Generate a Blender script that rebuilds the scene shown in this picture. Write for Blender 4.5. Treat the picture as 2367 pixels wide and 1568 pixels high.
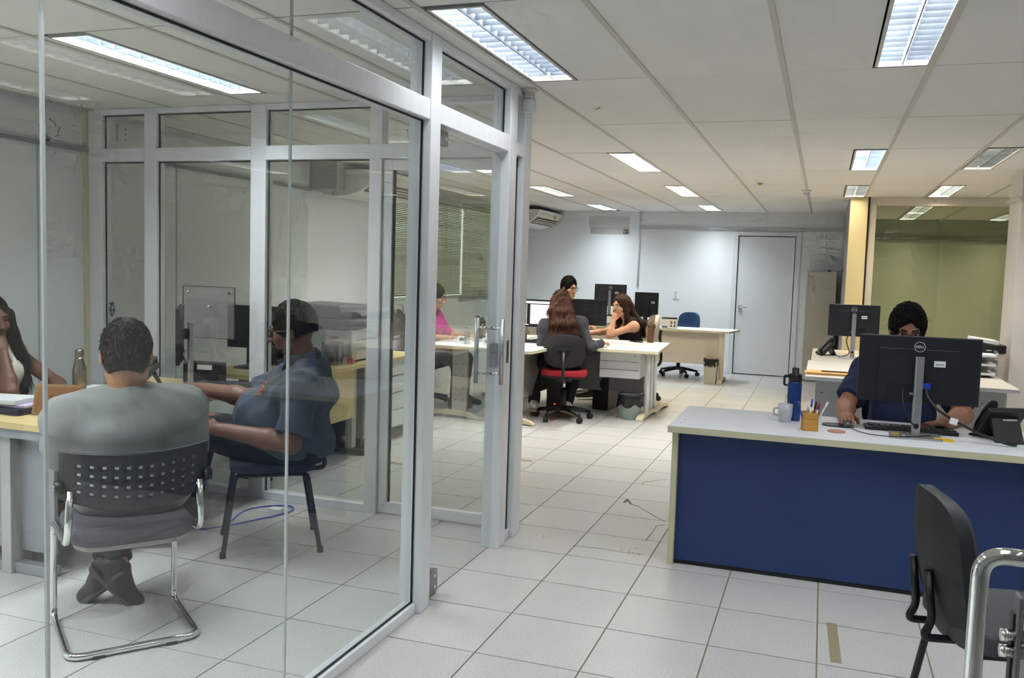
import bpy, bmesh, math, random
import numpy as np
from mathutils import Vector, Matrix
random.seed(7); RNG = np.random.default_rng(7)
S = bpy.context.scene
for o in list(bpy.data.objects): bpy.data.objects.remove(o)
C = S.collection
PI = math.pi

# ---------------------------------------------------------------- camera
yaw, pitch, roll, FPX = -.334799539, .0787027362, -.0312230041, 2054.978
CAM = Vector((0, 0, 1.5))
f_ = Vector((math.sin(yaw)*math.cos(pitch), math.cos(yaw)*math.cos(pitch), -math.sin(pitch)))
r_ = Vector((math.cos(yaw), -math.sin(yaw), 0)); d_ = f_.cross(r_)
r2 = math.cos(roll)*r_ + math.sin(roll)*d_; d2 = -math.sin(roll)*r_ + math.cos(roll)*d_
cd = bpy.data.cameras.new('camera'); cam = bpy.data.objects.new('camera', cd); C.objects.link(cam)
m = Matrix((r2, -d2, -f_)).transposed().to_4x4(); m.translation = CAM; cam.matrix_world = m
cd.sensor_fit = 'HORIZONTAL'; cd.sensor_width = 36; cd.lens = FPX/2367*36; cd.clip_start = .05; cd.clip_end = 200
S.camera = cam

# ---------------------------------------------------------------- world, exposure
w = bpy.data.worlds.new('world'); S.world = w; w.use_nodes = True
bg = w.node_tree.nodes['Background']; bg.inputs[0].default_value = (1.0, .95, .74, 1); bg.inputs[1].default_value = 1.8
S.view_settings.view_transform = 'Standard'; S.view_settings.look = 'None'; S.view_settings.gamma = 1
S.view_settings.use_curve_mapping = False
S.view_settings.exposure = 0.0
S.cycles.transparent_max_bounces = 24; S.cycles.max_bounces = 6; S.cycles.diffuse_bounces = 4
S.cycles.glossy_bounces = 3; S.cycles.sample_clamp_indirect = 8; S.cycles.caustics_reflective = False
S.cycles.use_adaptive_sampling = True; S.cycles.adaptive_threshold = .16; S.cycles.adaptive_min_samples = 12
LAMP = 33.0     # radiance of a fully lit luminaire

# ---------------------------------------------------------------- materials
def lin(c):
    if isinstance(c, str): c = [int(c[i:i+2], 16)/255 for i in (0, 2, 4)]
    return tuple((x/12.92 if x <= .04045 else ((x+.055)/1.055)**2.4) for x in c[:3]) + (1,)
MATS = {}
def M(name, col, rough=.5, metal=0, var=.06, vs=6, bump=0, bs=60, spec=.5, emit=None, es=0, stretch=None, rnd=0, col2=None, c2s=30, c2t=.6, coat=0, alpha=1, sheen=0):
    if name in MATS: return MATS[name]
    mt = bpy.data.materials.new(name); mt.use_nodes = True; nt = mt.node_tree; N = nt.nodes; L = nt.links
    b = N['Principled BSDF']; c = lin(col)
    b.inputs['Roughness'].default_value = rough; b.inputs['Metallic'].default_value = metal
    b.inputs['Specular IOR Level'].default_value = spec; b.inputs['Coat Weight'].default_value = coat
    if sheen: b.inputs['Sheen Weight'].default_value = sheen
    tc = N.new('ShaderNodeTexCoord'); mp = N.new('ShaderNodeMapping'); L.new(tc.outputs['Object'], mp.inputs[0])
    if stretch: mp.inputs['Scale'].default_value = stretch
    nz = N.new('ShaderNodeTexNoise'); nz.inputs['Scale'].default_value = vs; nz.inputs['Detail'].default_value = 2
    L.new(mp.outputs[0], nz.inputs['Vector'])
    mx = N.new('ShaderNodeMix'); mx.data_type = 'RGBA'
    mx.inputs[6].default_value = tuple(x*(1-var) for x in c[:3])+(1,); mx.inputs[7].default_value = tuple(min(1, x*(1+var)) for x in c[:3])+(1,)
    L.new(nz.outputs['Fac'], mx.inputs[0]); out = mx.outputs[2]
    if col2:
        n2 = N.new('ShaderNodeTexNoise'); n2.inputs['Scale'].default_value = c2s; n2.inputs['Detail'].default_value = 2
        L.new(mp.outputs[0], n2.inputs['Vector'])
        rp = N.new('ShaderNodeMapRange'); rp.inputs['From Min'].default_value = c2t; rp.inputs['From Max'].default_value = min(1, c2t+.12)
        L.new(n2.outputs['Fac'], rp.inputs['Value'])
        m2 = N.new('ShaderNodeMix'); m2.data_type = 'RGBA'; L.new(rp.outputs[0], m2.inputs[0]); L.new(out, m2.inputs[6]); m2.inputs[7].default_value = lin(col2); out = m2.outputs[2]
    if rnd:
        oi = N.new('ShaderNodeObjectInfo'); mr = N.new('ShaderNodeMapRange'); mr.inputs['To Min'].default_value = 1-rnd; mr.inputs['To Max'].default_value = 1+rnd*.5
        L.new(oi.outputs['Random'], mr.inputs['Value'])
        mm = N.new('ShaderNodeMix'); mm.data_type = 'RGBA'; mm.blend_type = 'MULTIPLY'; mm.inputs[0].default_value = 1
        L.new(out, mm.inputs[6]); L.new(mr.outputs[0], mm.inputs[7]); out = mm.outputs[2]
    L.new(out, b.inputs['Base Color'])
    if bump:
        nb = N.new('ShaderNodeTexNoise'); nb.inputs['Scale'].default_value = bs; nb.inputs['Detail'].default_value = 2; L.new(mp.outputs[0], nb.inputs['Vector'])
        bp = N.new('ShaderNodeBump'); bp.inputs['Strength'].default_value = bump; bp.inputs['Distance'].default_value = .004
        L.new(nb.outputs['Fac'], bp.inputs['Height']); L.new(bp.outputs[0], b.inputs['Normal'])
    if emit: b.inputs['Emission Color'].default_value = lin(emit); b.inputs['Emission Strength'].default_value = es
    MATS[name] = mt; return mt
def glass_mat(name, tint, rough=.0, refl=1.0, f0=.04, dirt=.0):
    """thin architectural glass: tinted straight-through transmission plus fresnel mirror reflection on each face"""
    if name in MATS: return MATS[name]
    mt = bpy.data.materials.new(name); mt.use_nodes = True; nt = mt.node_tree; N = nt.nodes; L = nt.links; N.clear()
    out = N.new('ShaderNodeOutputMaterial'); tr = N.new('ShaderNodeBsdfTransparent'); gl = N.new('ShaderNodeBsdfGlossy'); mix = N.new('ShaderNodeMixShader')
    tr.inputs[0].default_value = lin(tint); gl.inputs['Roughness'].default_value = rough
    lw = N.new('ShaderNodeLayerWeight'); pw = N.new('ShaderNodeMath'); pw.operation = 'POWER'; pw.inputs[1].default_value = 5; L.new(lw.outputs['Facing'], pw.inputs[0])
    ma = N.new('ShaderNodeMath'); ma.operation = 'MULTIPLY_ADD'; ma.inputs[1].default_value = (1-f0)*refl; ma.inputs[2].default_value = f0*refl; L.new(pw.outputs[0], ma.inputs[0])
    L.new(ma.outputs[0], mix.inputs[0]); L.new(tr.outputs[0], mix.inputs[1]); L.new(gl.outputs[0], mix.inputs[2])
    last = mix.outputs[0]
    if dirt:
        df = N.new('ShaderNodeBsdfDiffuse'); df.inputs[0].default_value = (.75, .8, .8, 1); m2 = N.new('ShaderNodeMixShader')
        m2.inputs[0].default_value = dirt*.5
        L.new(last, m2.inputs[1]); L.new(df.outputs[0], m2.inputs[2]); last = m2.outputs[0]
    L.new(last, out.inputs[0]); MATS[name] = mt; return mt

# ---------------------------------------------------------------- mesh helpers
class MB:
    def __init__(s): s.v = []; s.f = []; s.sm = []
    def add(s, vs, fs, smooth=False):
        o = len(s.v); s.v += [tuple(p) for p in vs]; s.f += [tuple(i+o for i in f) for f in fs]; s.sm += [smooth]*len(fs); return s
    def box(s, x0, x1, y0, y1, z0, z1):
        if x0 > x1: x0, x1 = x1, x0
        if y0 > y1: y0, y1 = y1, y0
        if z0 > z1: z0, z1 = z1, z0
        return s.add([(x, y, z) for z in (z0, z1) for y in (y0, y1) for x in (x0, x1)], [(0, 2, 3, 1), (4, 5, 7, 6), (0, 1, 5, 4), (1, 3, 7, 5), (3, 2, 6, 7), (2, 0, 4, 6)])
    def obox(s, c, size, R):
        h = [a/2 for a in size]; c = Vector(c)
        vs = [c + R @ Vector((sx*h[0], sy*h[1], sz*h[2])) for sz in (-1, 1) for sy in (-1, 1) for sx in (-1, 1)]
        return s.add(vs, [(0, 2, 3, 1), (4, 5, 7, 6), (0, 1, 5, 4), (1, 3, 7, 5), (3, 2, 6, 7), (2, 0, 4, 6)])
    def cyl(s, p0, p1, r0, r1=None, n=16, caps=True):
        return s.loft([(p0, r0), (p1, r0 if r1 is None else r1)], n, caps)
    def loft(s, pr, n=12, caps=True):
        P = [Vector(p) for p, r in pr]; k = len(P); vs = []; fs = []
        up = None
        for i in range(k):
            t = (P[min(i+1, k-1)] - P[max(i-1, 0)])
            t = t.normalized() if t.length > 1e-9 else Vector((0, 0, 1))
            if up is None:
                a = Vector((0, 0, 1)) if abs(t.z) < .9 else Vector((1, 0, 0)); up = (a - t*a.dot(t)).normalized()
            else: up = (up - t*up.dot(t)).normalized()
            sd = t.cross(up); r = pr[i][1]
            for j in range(n):
                an = 2*PI*j/n; vs.append(P[i] + (up*math.cos(an) + sd*math.sin(an))*r)
        for i in range(k-1):
            for j in range(n): fs.append((i*n+j, i*n+(j+1) % n, (i+1)*n+(j+1) % n, (i+1)*n+j))
        o = len(s.v); s.add(vs, fs, True)
        if caps:
            s.f += [tuple(o+j for j in reversed(range(n))), tuple(o+(k-1)*n+j for j in range(n))]; s.sm += [False, False]
        return s
    def tube(s, pts, r, n=10, rc=.04, seg=5, caps=True):
        """tube through points with rounded corners of radius rc"""
        P = [Vector(p) for p in pts]; Q = [P[0]]
        for i in range(1, len(P)-1):
            a = P[i-1]-P[i]; b = P[i+1]-P[i]; d = min(rc, a.length*.49, b.length*.49)
            p0 = P[i]+a.normalized()*d; p1 = P[i]+b.normalized()*d
            for k in range(seg+1):
                t = k/seg; Q.append(p0*(1-t)**2 + P[i]*2*t*(1-t) + p1*t*t)
        Q.append(P[-1]); return s.loft([(q, r) for q in Q], n, caps)
    def curve(s, pts, r, n=6, sub=6):
        """smooth cable through points (catmull-rom)"""
        P = [Vector(p) for p in pts]; P = [P[0]*2-P[1]] + P + [P[-1]*2-P[-2]]; Q = []
        for i in range(1, len(P)-2):
            for k in range(sub):
                t = k/sub; a, b, c, d = P[i-1:i+3]
                Q.append(.5*((2*b)+(c-a)*t+(2*a-5*b+4*c-d)*t*t+(3*b-a-3*c+d)*t**3))
        Q.append(P[-2]); return s.loft([(q, r) for q in Q], n)
    def lathe(s, prof, c=(0, 0, 0), n=24, R=None):
        c = Vector(c); vs = []; fs = []
        for r, z in prof:
            for j in range(n):
                p = Vector((r*math.cos(2*PI*j/n), r*math.sin(2*PI*j/n), z)); vs.append(c + (R @ p if R else p))
        for i in range(len(prof)-1):
            for j in range(n): fs.append((i*n+j, i*n+(j+1) % n, (i+1)*n+(j+1) % n, (i+1)*n+j))
        o = len(s.v); s.add(vs, fs, True)
        if prof[0][0] > 1e-5: s.f.append(tuple(o+j for j in reversed(range(n)))); s.sm.append(False)
        if prof[-1][0] > 1e-5: s.f.append(tuple(o+(len(prof)-1)*n+j for j in range(n))); s.sm.append(False)
        return s
    def prism(s, poly, d0, d1, ax=1, smooth=False):
        """polygon in the plane normal to axis ax, extruded d0..d1. ax=1: poly is (x,z); ax=2: (x,y); ax=0: (y,z)"""
        def P(a, b, d): return (d, a, b) if ax == 0 else ((a, d, b) if ax == 1 else (a, b, d))
        n = len(poly); A = sum(poly[i][0]*poly[(i+1) % n][1]-poly[(i+1) % n][0]*poly[i][1] for i in range(n))
        if (A > 0) == (ax == 1): poly = poly[::-1]
        vs = [P(a, b, d0) for a, b in poly]+[P(a, b, d1) for a, b in poly]
        if d1 < d0: vs = vs[n:]+vs[:n]
        o = len(s.v); s.add(vs, [(i, (i+1) % n, (i+1) % n+n, i+n) for i in range(n)], smooth)
        s.f += [tuple(o+i for i in reversed(range(n))), tuple(o+n+i for i in range(n))]; s.sm += [False, False]; return s
    def grid(s, fn, nu, nv, thick=0, smooth=True, skip=None, off=None):
        """surface fn(u,v)->(x,y,z), u,v in 0..1, optionally with thickness along its normal and skipped cells"""
        P = [[Vector(fn(i/nu, j/nv)) for j in range(nv+1)] for i in range(nu+1)]
        vs = [p for row in P for p in row]; W = nv+1
        cells = [(i, j) for i in range(nu) for j in range(nv) if not (skip and skip(i, j))]
        fs = [(i*W+j, (i+1)*W+j, (i+1)*W+j+1, i*W+j+1) for i, j in cells]
        if not thick: return s.add(vs, fs, smooth)
        nor = []
        for i in range(nu+1):
            for j in range(nv+1):
                a = P[min(i+1, nu)][j]-P[max(i-1, 0)][j]; b = P[i][min(j+1, nv)]-P[i][max(j-1, 0)]
                nn = a.cross(b); nor.append(nn.normalized() if nn.length > 1e-12 else Vector((0, 0, 1)))
        if off: nor = [-Vector(off)]*len(vs)
        K = len(vs); v2 = [v - n*thick for v, n in zip(vs, nor)]
        ed = {}
        for f in fs:
            for k in range(4):
                e = (f[k], f[(k+1) % 4])
                if (e[1], e[0]) in ed: del ed[(e[1], e[0])]
                else: ed[e] = 1
        side = [(b, a, a+K, b+K) for a, b in ed]
        s.add(vs+v2, fs+[tuple(i+K for i in reversed(f)) for f in fs], smooth)
        o = len(s.v)-2*K; s.f += [tuple(i+o for i in f) for f in side]; s.sm += [bool(off)]*len(side); return s
    def mesh(s, name, mat=None, ang=40):
        me = bpy.data.meshes.new(name); me.from_pydata(s.v, [], s.f); me.polygons.foreach_set('use_smooth', s.sm)
        if mat: me.materials.append(mat)
        me.update(); return me
    def build(s, name, mat, parent=None, bevel=0, seg=2, kind=None, label=None, cat=None, group=None, loc=None, ang=None):
        o = bpy.data.objects.new(name, s.mesh(name, mat)); C.objects.link(o)
        if parent is not None: o.parent = parent
        if loc is not None: o.location = loc
        if bevel:
            md = o.modifiers.new('bevel', 'BEVEL'); md.width = bevel; md.segments = seg; md.limit_method = 'ANGLE'; md.angle_limit = math.radians(ang or 35); md.harden_normals = False
        tag(o, label, cat, group, kind); return o
def tag(o, label=None, cat=None, group=None, kind=None):
    if label: o['label'] = label
    if cat: o['category'] = cat
    if group: o['group'] = group
    if kind: o['kind'] = kind
    return o
def thing(name, label, cat, loc=(0, 0, 0), rz=0, group=None, kind=None):
    o = bpy.data.objects.new(name, None); C.objects.link(o); o.location = loc; o.rotation_euler = (0, 0, rz); o.empty_display_size = .1
    return tag(o, label, cat, group, kind)
def dup(root, loc=None, rz=None, label=None, parent=None):
    r = root.copy(); C.objects.link(r)
    if parent is not None: r.parent = parent
    if loc is not None: r.location = loc
    if rz is not None: r.rotation_euler = (0, 0, rz)
    if label: r['label'] = label
    for ch in list(root.children): dup(ch, parent=r)
    return r
def inst(name, me, parent, loc=(0, 0, 0), kind=None):
    o = bpy.data.objects.new(name, me); C.objects.link(o); o.parent = parent; o.location = loc
    if kind: o['kind'] = kind
    return o
def text(name, body, size, mat, parent, loc, rot=(PI/2, 0, 0), ext=.0006, align='CENTER', bold=0):
    cu = bpy.data.curves.new(name, 'FONT'); cu.body = body; cu.size = size; cu.extrude = ext; cu.align_x = align; cu.align_y = 'CENTER'; cu.offset = bold
    t = bpy.data.objects.new(name, cu); C.objects.link(t); dg = bpy.context.evaluated_depsgraph_get()
    me = bpy.data.meshes.new_from_object(t.evaluated_get(dg)); bpy.data.objects.remove(t)
    me.materials.clear(); me.materials.append(mat)
    o = bpy.data.objects.new(name, me); C.objects.link(o); o.parent = parent; o.location = loc; o.rotation_euler = rot; return o
def rotz(a): return Matrix.Rotation(a, 3, 'Z')
def face_angle(dx, dy): return math.atan2(-dx, dy)     # rotation about z that turns local +y towards (dx,dy)

# common materials
ALU = M('brushed_aluminium', 'eff1f5', .34, .22, var=.05, vs=3, stretch=(8, 8, .6), bump=.05, bs=80)
ALU2 = M('satin_aluminium', 'b9bcc0', .3, .85, var=.05)
CHROME = M('chrome', 'e2e2e0', .07, 1, var=.02)
BLACKP = M('black_plastic', '1b1b1e', .42, 0, var=.12, bump=.05, bs=400)
BLACKG = M('black_gloss', '121214', .18, 0, var=.1)
BLACKM = M('black_painted_steel', '15171a', .3, 0, var=.1)
RUBBER = M('grey_rubber', '2a2a2b', .7)
WHITE = M('white_paint', 'e6e8ea', .55, var=.03, vs=2)
PAPER = M('paper', 'f0f0ee', .8, var=.02)
STICK = M('sticker_white', 'e4e6ea', .6, var=.03)
CREAM = M('cream_edge', 'd3cfae', .5, var=.06)
LAMI = M('grey_white_laminate', 'e2e5ec', .38, var=.04, vs=14)
BEIGE = M('beige_laminate', 'cfc8bb', .45, var=.04, vs=8)
GREYST = M('grey_steel', '9c9ea3', .4, .3, var=.05)
YWOOD = M('pale_maple_wood', 'd8c18a', .42, var=.12, vs=5, stretch=(2, 14, 14), bump=.06, bs=30)
DARKBL = M('dark_printing', '33363c', .6)
# ================================================================ the shell
ZC = 2.46; XL = -4.69; YF = 13.95; XR = 4.3; YB = -2.6
TX, TY = .421, .436; TX0, TY0 = -.7875, 4.02
WALLM = M('painted_wall', 'e9eced', .6, var=.025, vs=1.2, bump=.08, bs=25)
GROUT = M('grout', '7c7062', .85, var=.2, vs=3)
TILE = M('speckled_ceramic_tile', 'c6c5c2', .28, var=.05, vs=2.2, col2='a6a4a0', c2s=190, c2t=.53, rnd=.05, bump=.03, bs=300)
CEILM = M('ceiling_tile_board', 'efece6', .8, var=.03, vs=3, bump=.1, bs=120, rnd=.03)
TEE = M('ceiling_tee_paint', 'cbc7bc', .5, var=.04)
floor = MB().box(XL-.2, XR+.2, YB-.2, 16, -.12, -.0035).build('floor', GROUT, kind='structure')
tm = MB().box(-TX/2+.003, TX/2-.003, -TY/2+.003, TY/2-.003, -.012, 0)
tmesh = tm.mesh('floor_tile', TILE)
cells = []
for i in range(-12, 13):
    for j in range(-16, 28):
        cx, cy = TX0+TX*(i+.5), TY0+TY*(j+.5)
        if cx < XL-.3 or cx > XR+.2 or cy < YB or cy > 15.9: continue
        v = Vector((cx, cy, 0))-CAM; dz = v.dot(f_); px = v.dot(r2)/max(dz, .01)*FPX; py = v.dot(d2)/max(dz, .01)*FPX
        vis = dz > .5 and abs(px) < 1300 and abs(py) < 900
        hid = (cx > -.6 and cy > 5.0 and cy < 8.2) or cx > 2.0 or (cx < -1.6 and cy < 1.5)   # behind the front desk or outside the view
        cells.append((v.length + (0 if vis else 100) + (50 if hid else 0), cx, cy))
cells.sort(); rest = MB()
for k, (d, cx, cy) in enumerate(cells):
    if k < 295 and d < 40: inst('floor_tile', tmesh, floor, (cx, cy, 0))
    else: rest.box(cx-TX/2+.0022, cx+TX/2-.0022, cy-TY/2+.0022, cy+TY/2-.0022, -.012, 0)
rest.build('floor_tiles_far', TILE, floor, kind='stuff')
# worn marks, tape residue and cracks on the tiles
TAPE = M('brown_tape_residue', '8f8468', .7, var=.25, vs=60)
CRACK = M('dirty_crack', '7d6d5c', .9, var=.2)
def tape(x, y, a, L, W, lab): 
    MB().obox((0, 0, 0), (W, L, .0006), rotz(a)).build('tape_strip', TAPE, loc=(x, y, .0006), label=lab, cat='tape', group='old tape strips on the floor')
tape(.12, 3.83, .03, .42, .042, 'worn brown tape strip on the tiles before the blue desk panel')
tape(-2.27, 6.58, 1.45, .38, .05, 'faded brown tape strip on the floor seen past the glass door')
tape(-2.98, 6.0, 1.35, .34, .06, 'faded brown tape strip on the floor below the printer table')
for pts, wd in [([(-1.151, 5.638), (-1.151, 5.735), (-1.105, 5.625)], 0.022), ([(-1.105, 5.625), (-1.05, 5.593), (-0.957, 5.47), (-0.892, 5.383), (-0.831, 5.319)], 0.007), ([(-1.149, 6.197), (-1.141, 6.272), (-1.083, 6.345), (-1.009, 6.426)], 0.007), ([(-0.818, 5.244), (-0.861, 5.204), (-0.86, 5.098), (-0.861, 5.023), (-0.867, 4.885)], 0.006), ([(-1.211, 4.622), (-1.038, 4.636), (-0.94, 4.625), (-0.824, 4.631)], 0.004)]:
    mb = MB()
    for a, b in zip(pts[:-1], pts[1:]):
        d = Vector((b[0]-a[0], b[1]-a[1], 0)); mb.obox(((a[0]+b[0])/2, (a[1]+b[1])/2, .0003), (wd*random.uniform(.7, 1.4), d.length, .0007), rotz(face_angle(d.x, d.y)))
    mb.build('floor_crack', CRACK, floor)
mb = MB()
for k in range(14): 
    x, y = random.choice([(-1.43, 4.72), (-.86, 4.66), (-.92, 4.63)]); x += random.gauss(0, .05); y += random.gauss(0, .035); mb.cyl((x, y, -.001), (x, y, .0006), random.uniform(.002, .006), n=7)
mb.build('floor_chips', CRACK, floor, kind='stuff')

# ceiling: tees, tiles, luminaires
ceiling = MB().box(XL-.2, XR+.2, YB-.2, 16, ZC+.16, ZC+.26).build('ceiling', WHITE, kind='structure')
CX0, CW = -.23, .627; RY0, RW = 4.43, 1.347
# luminaires: (left x, row index) -> (side, strength, colour) ; row k spans RY0+k*RW .. +RW
LUMW = .23
COOL, NEUT, WARM = (.93, .965, 1.0), (1.0, .96, .90), (1.0, .86, .62)
LUM = {}
def lum(col, row, side, st, colr): LUM[(col, row)] = (side, st, colr)
# columns: index c -> tee at CX0+c*CW on its left
lum(-2, -1, 'L', .85, COOL); lum(0, -1, 'R', .9, COOL); lum(-5, -1, 'M', 2.2, COOL)
lum(-3, 2, 'R', 3.0, NEUT); lum(0, 2, 'R', 1.9, (.82, .88, 1.0)); lum(2, 2, 'L', .45, WARM); lum(-5, 2, 'M', 3.8, NEUT)  # glow added to the switched-off right luminaire so its blades look lit
lum(-3, 4, 'R', 2.4, WARM); lum(0, 4, 'R', .9, WARM); lum(2, 4, 'L', 1.7, WARM); lum(-5, 4, 'M', 2.2, WARM)
lum(-3, 6, 'R', 2.9, (.86, .935, 1.0)); lum(-5, 6, 'M', 2.9, (.86, .935, 1.0))
lum(-2, -3, 'L', .8, COOL); lum(0, -3, 'R', .8, COOL); lum(2, -1, 'L', .8, COOL); lum(2, -3, 'L', .7, COOL); lum(-5, -3, 'M', 3.0, COOL); lum(-7, -3, 'R', 3.2, COOL); lum(-4, -3, 'R', 3.0, COOL); lum(4, 2, 'L', 2.0, NEUT); lum(4, -1, 'L', .7, NEUT)  # all unseen; some are added to brighten the meeting room and right side
lum(2, 6, 'L', 1.3, NEUT); lum(2, 7, 'L', 1.3, NEUT); lum(4, 7, 'L', 1.2, NEUT); lum(4, 4, 'L', .8, NEUT)
def lum_x(c, side):
    x = CX0+c*CW
    return x+.02 if side == 'L' else (x+CW-LUMW-.006 if side == 'R' else x-.005 if side == 'Q' else x+.06)
xs = [CX0+CW*k for k in range(-7, 8)]; ys = [RY0+RW*k for k in range(-5, 9)]
CELLM = {}
def in_room(x0, x1, y0, y1): return x0 < XR and y0 < 15.7
tb = MB().box(-.012, .012, 0, 1, -.004, .03).mesh('ceiling_tee', TEE)
for x in xs:
    if x < XL or x > XR: continue
    o = inst('ceiling_tee', tb, ceiling, (x, YB, ZC)); o.scale = (1, 15.6-YB, 1)
for ci, (x0, x1) in enumerate(zip(xs[:-1], xs[1:])):
    c = ci-7
    for ri, (y0, y1) in enumerate(zip(ys[:-1], ys[1:])):
        rr = ri-5
        yy0, yy1 = max(y0, YB), min(y1, 15.6); xx0, xx1 = max(x0, XL-.02), min(x1, XR)
        if yy1-yy0 < .05 or xx1-xx0 < .05: continue
        spans = [(xx0, xx1)]
        if (c, rr) in LUM:
            lx = lum_x(c, LUM[(c, rr)][0]); spans = [(xx0, lx), (lx+LUMW, xx1)]
        for a, b in spans:
            if b-a < .05: continue
            a2, b2 = a+.008, b-.008
            dz = random.uniform(-.0008, .0012)
            o = MB().box(a2, b2, yy0+.003, yy1-.003, dz, .014).build('ceiling_tile', CEILM, ceiling, loc=(0, 0, ZC+.001))
for j, y in enumerate(ys):
    if YB < y < 15.6: MB().box(XL, XR, y-.004, y+.004, .002, .016).build('ceiling_cross_tee', M('cross_tee_dark', '8a867e', .6), ceiling, loc=(0, 0, ZC))
xx = XL-.02
FRM = M('luminaire_frame', 'c8c7c2', .4, .2); LOUV = M('louvre_aluminium', '4d555e', .28, 0, var=.4, vs=25, stretch=(1, 3, 3))
bl_mesh = MB().box(-.048, .048, -.0012, .0012, -.042, 0).mesh('louvre_blade', LOUV)
def lamp_mat(st, colr):
    key = 'lamp_%.3f_%.2f_%.2f' % (st, colr[0], colr[2])
    if key in MATS: return MATS[key]
    mt = bpy.data.materials.new(key); mt.use_nodes = True; N = mt.node_tree.nodes; L = mt.node_tree.links; b = N['Principled BSDF']
    tc = N.new('ShaderNodeTexCoord'); mp = N.new('ShaderNodeMapping'); mp.inputs['Scale'].default_value = (9, 11, 1); L.new(tc.outputs['Object'], mp.inputs[0])
    nz = N.new('ShaderNodeTexNoise'); nz.inputs['Scale'].default_value = 1.0; nz.inputs['Detail'].default_value = 1; L.new(mp.outputs[0], nz.inputs['Vector'])
    mr = N.new('ShaderNodeMapRange'); mr.inputs['From Min'].default_value = .35; mr.inputs['From Max'].default_value = .68; mr.inputs['To Min'].default_value = st*LAMP*.55; mr.inputs['To Max'].default_value = st*LAMP*1.5
    L.new(nz.outputs['Fac'], mr.inputs['Value']); L.new(mr.outputs[0], b.inputs['Emission Strength'])
    b.inputs['Base Color'].default_value = (.7, .72, .75, 1); b.inputs['Emission Color'].default_value = colr+(1,); b.inputs['Roughness'].default_value = .4
    MATS[key] = mt; return mt
LUMLAB = {(-2, -1): 'bluish lit ceiling luminaire right above the meeting room glass door', (0, -1): 'large bluish lit ceiling luminaire at the top right edge', (-5, -1): 'louvred ceiling luminaire lighting the glass meeting room',
 (-3, 2): 'white lit louvred ceiling luminaire, nearest over the aisle to the desks', (0, 2): 'bright blue-violet ceiling luminaire on the right side, over the blue desk', (2, 2): 'dim yellowish louvred luminaire at the right, unlit but given a weak glow',
 (-5, 2): 'lit ceiling luminaire seen through the meeting room back glass', (-3, 4): 'warm pinkish white ceiling luminaire in the middle of the office', (0, 4): 'dim yellowish ceiling luminaire right above the cream column',
 (2, 4): 'greyish ceiling luminaire above the green tinted glass', (-5, 4): 'pale louvred ceiling luminaire beside the far air conditioner', (-3, 6): 'bluish ceiling luminaire nearest the far wall, above the wall conduit', (-5, 6): 'bluish ceiling luminaire nearest the far wall, by the air conditioner',
 (2, 6): 'ceiling luminaire behind the green tinted glass, nearer of the two in line', (2, 7): 'ceiling luminaire behind the green tinted glass, farther of the two in line', (4, 7): 'ceiling luminaire behind the green tinted glass, at the pillar'}
for (c, rr), (side, st, colr) in LUM.items():
    x = lum_x(c, side)+LUMW/2; y0 = RY0+rr*RW+.03; ln = RW-.06-(.2 if rr == 6 and c < 0 else 0); yc = y0+ln/2
    t = thing('ceiling_luminaire', LUMLAB.get((c, rr), 'unseen louvred ceiling luminaire, implied or added, behind or beside the viewer, outside the picture'), 'ceiling light', (x, yc, ZC), 0, 'recessed ceiling luminaires')
    h = LUMW/2; q = ln/2
    fm = MB(); fm.box(-h, -h+.014, -q, q, -.003, .004).box(h-.014, h, -q, q, -.003, .004).box(-h+.014, h-.014, -q, -q+.012, -.003, .004).box(-h+.014, h-.014, q-.012, q, -.003, .004); fm.build('frame', FRM, t)
    hs = MB(); hs.box(-h+.002, -h+.006, -q, q, .004, .07).box(h-.006, h-.002, -q, q, .004, .07).box(-h+.006, h-.006, -q, -q+.004, .004, .07).box(-h+.006, h-.006, q-.004, q, .004, .07).box(-h, h, -q, q, .07, .074); hs.build('housing', FRM, t)
    for sx, k in ((-1, 1.15), (1, .8)):
        MB().add([(sx*h/2-.048, -q+.01, .058), (sx*h/2+.048, -q+.01, .058), (sx*h/2+.048, q-.01, .058), (sx*h/2-.048, q-.01, .058)], [(3, 2, 1, 0)]).build('lamp_panel', lamp_mat(round(st*k, 3), colr), t)
    MB().box(-.0025, .0025, -q+.012, q-.012, .001, .045).build('louvre_spine', LOUV, t)
    nb = 15
    for k in range(1, nb):
        yb = -q+.012+(2*q-.024)*k/nb
        for sx in (-1, 1): inst('louvre_blade', bl_mesh, t, (sx*h/2, yb, .044))

# walls
wl = MB()   # left wall with window opening Y 8.95..12.7, z 1.08..2.3
wl.box(XL-.15, XL, YB, 8.95, 0, ZC+.16).box(XL-.15, XL, 12.68, YF, 0, ZC+.16).box(XL-.15, XL, 8.95, 12.68, 0, 1.08).box(XL-.15, XL, 8.95, 12.68, 2.33, ZC+.16)
wall_left = wl.build('wall_left', WALLM, kind='structure')
SEAM = M('panel_seam', 'b4bcc0', .6)
for y in (1.9, 3.1, 4.33, 5.6, 6.8):
    MB().box(XL-.002, XL+.003, y-.006, y+.006, .0, 2.19).build('panel_seam', SEAM, wall_left)
MB().box(XL, XL+.035, YB, 7.45, 2.185, 2.21).build('trim_1', M('shadow_trim', '8f9496', .6), kind='structure')  # grey darkened to carry the shadow band along the trim
MB().box(XL, XL+.30, 7.45, 7.6, 2.2, ZC).build('trim_2', M('duct_box_grey', 'a7a9a6', .6), kind='structure', bevel=.004)
wall_far = MB().box(XL-.15, -1.262, YF, YF+.15, 0, ZC+.16).box(-.424, .40, YF, YF+.15, 0, ZC+.16).box(-1.262, -.424, YF, YF+.15, 2.115, ZC+.16).build('wall_far', WALLM, kind='structure')
PATCHM = M('grey_patch', 'b3b3ae', .7, var=.05); 
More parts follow.
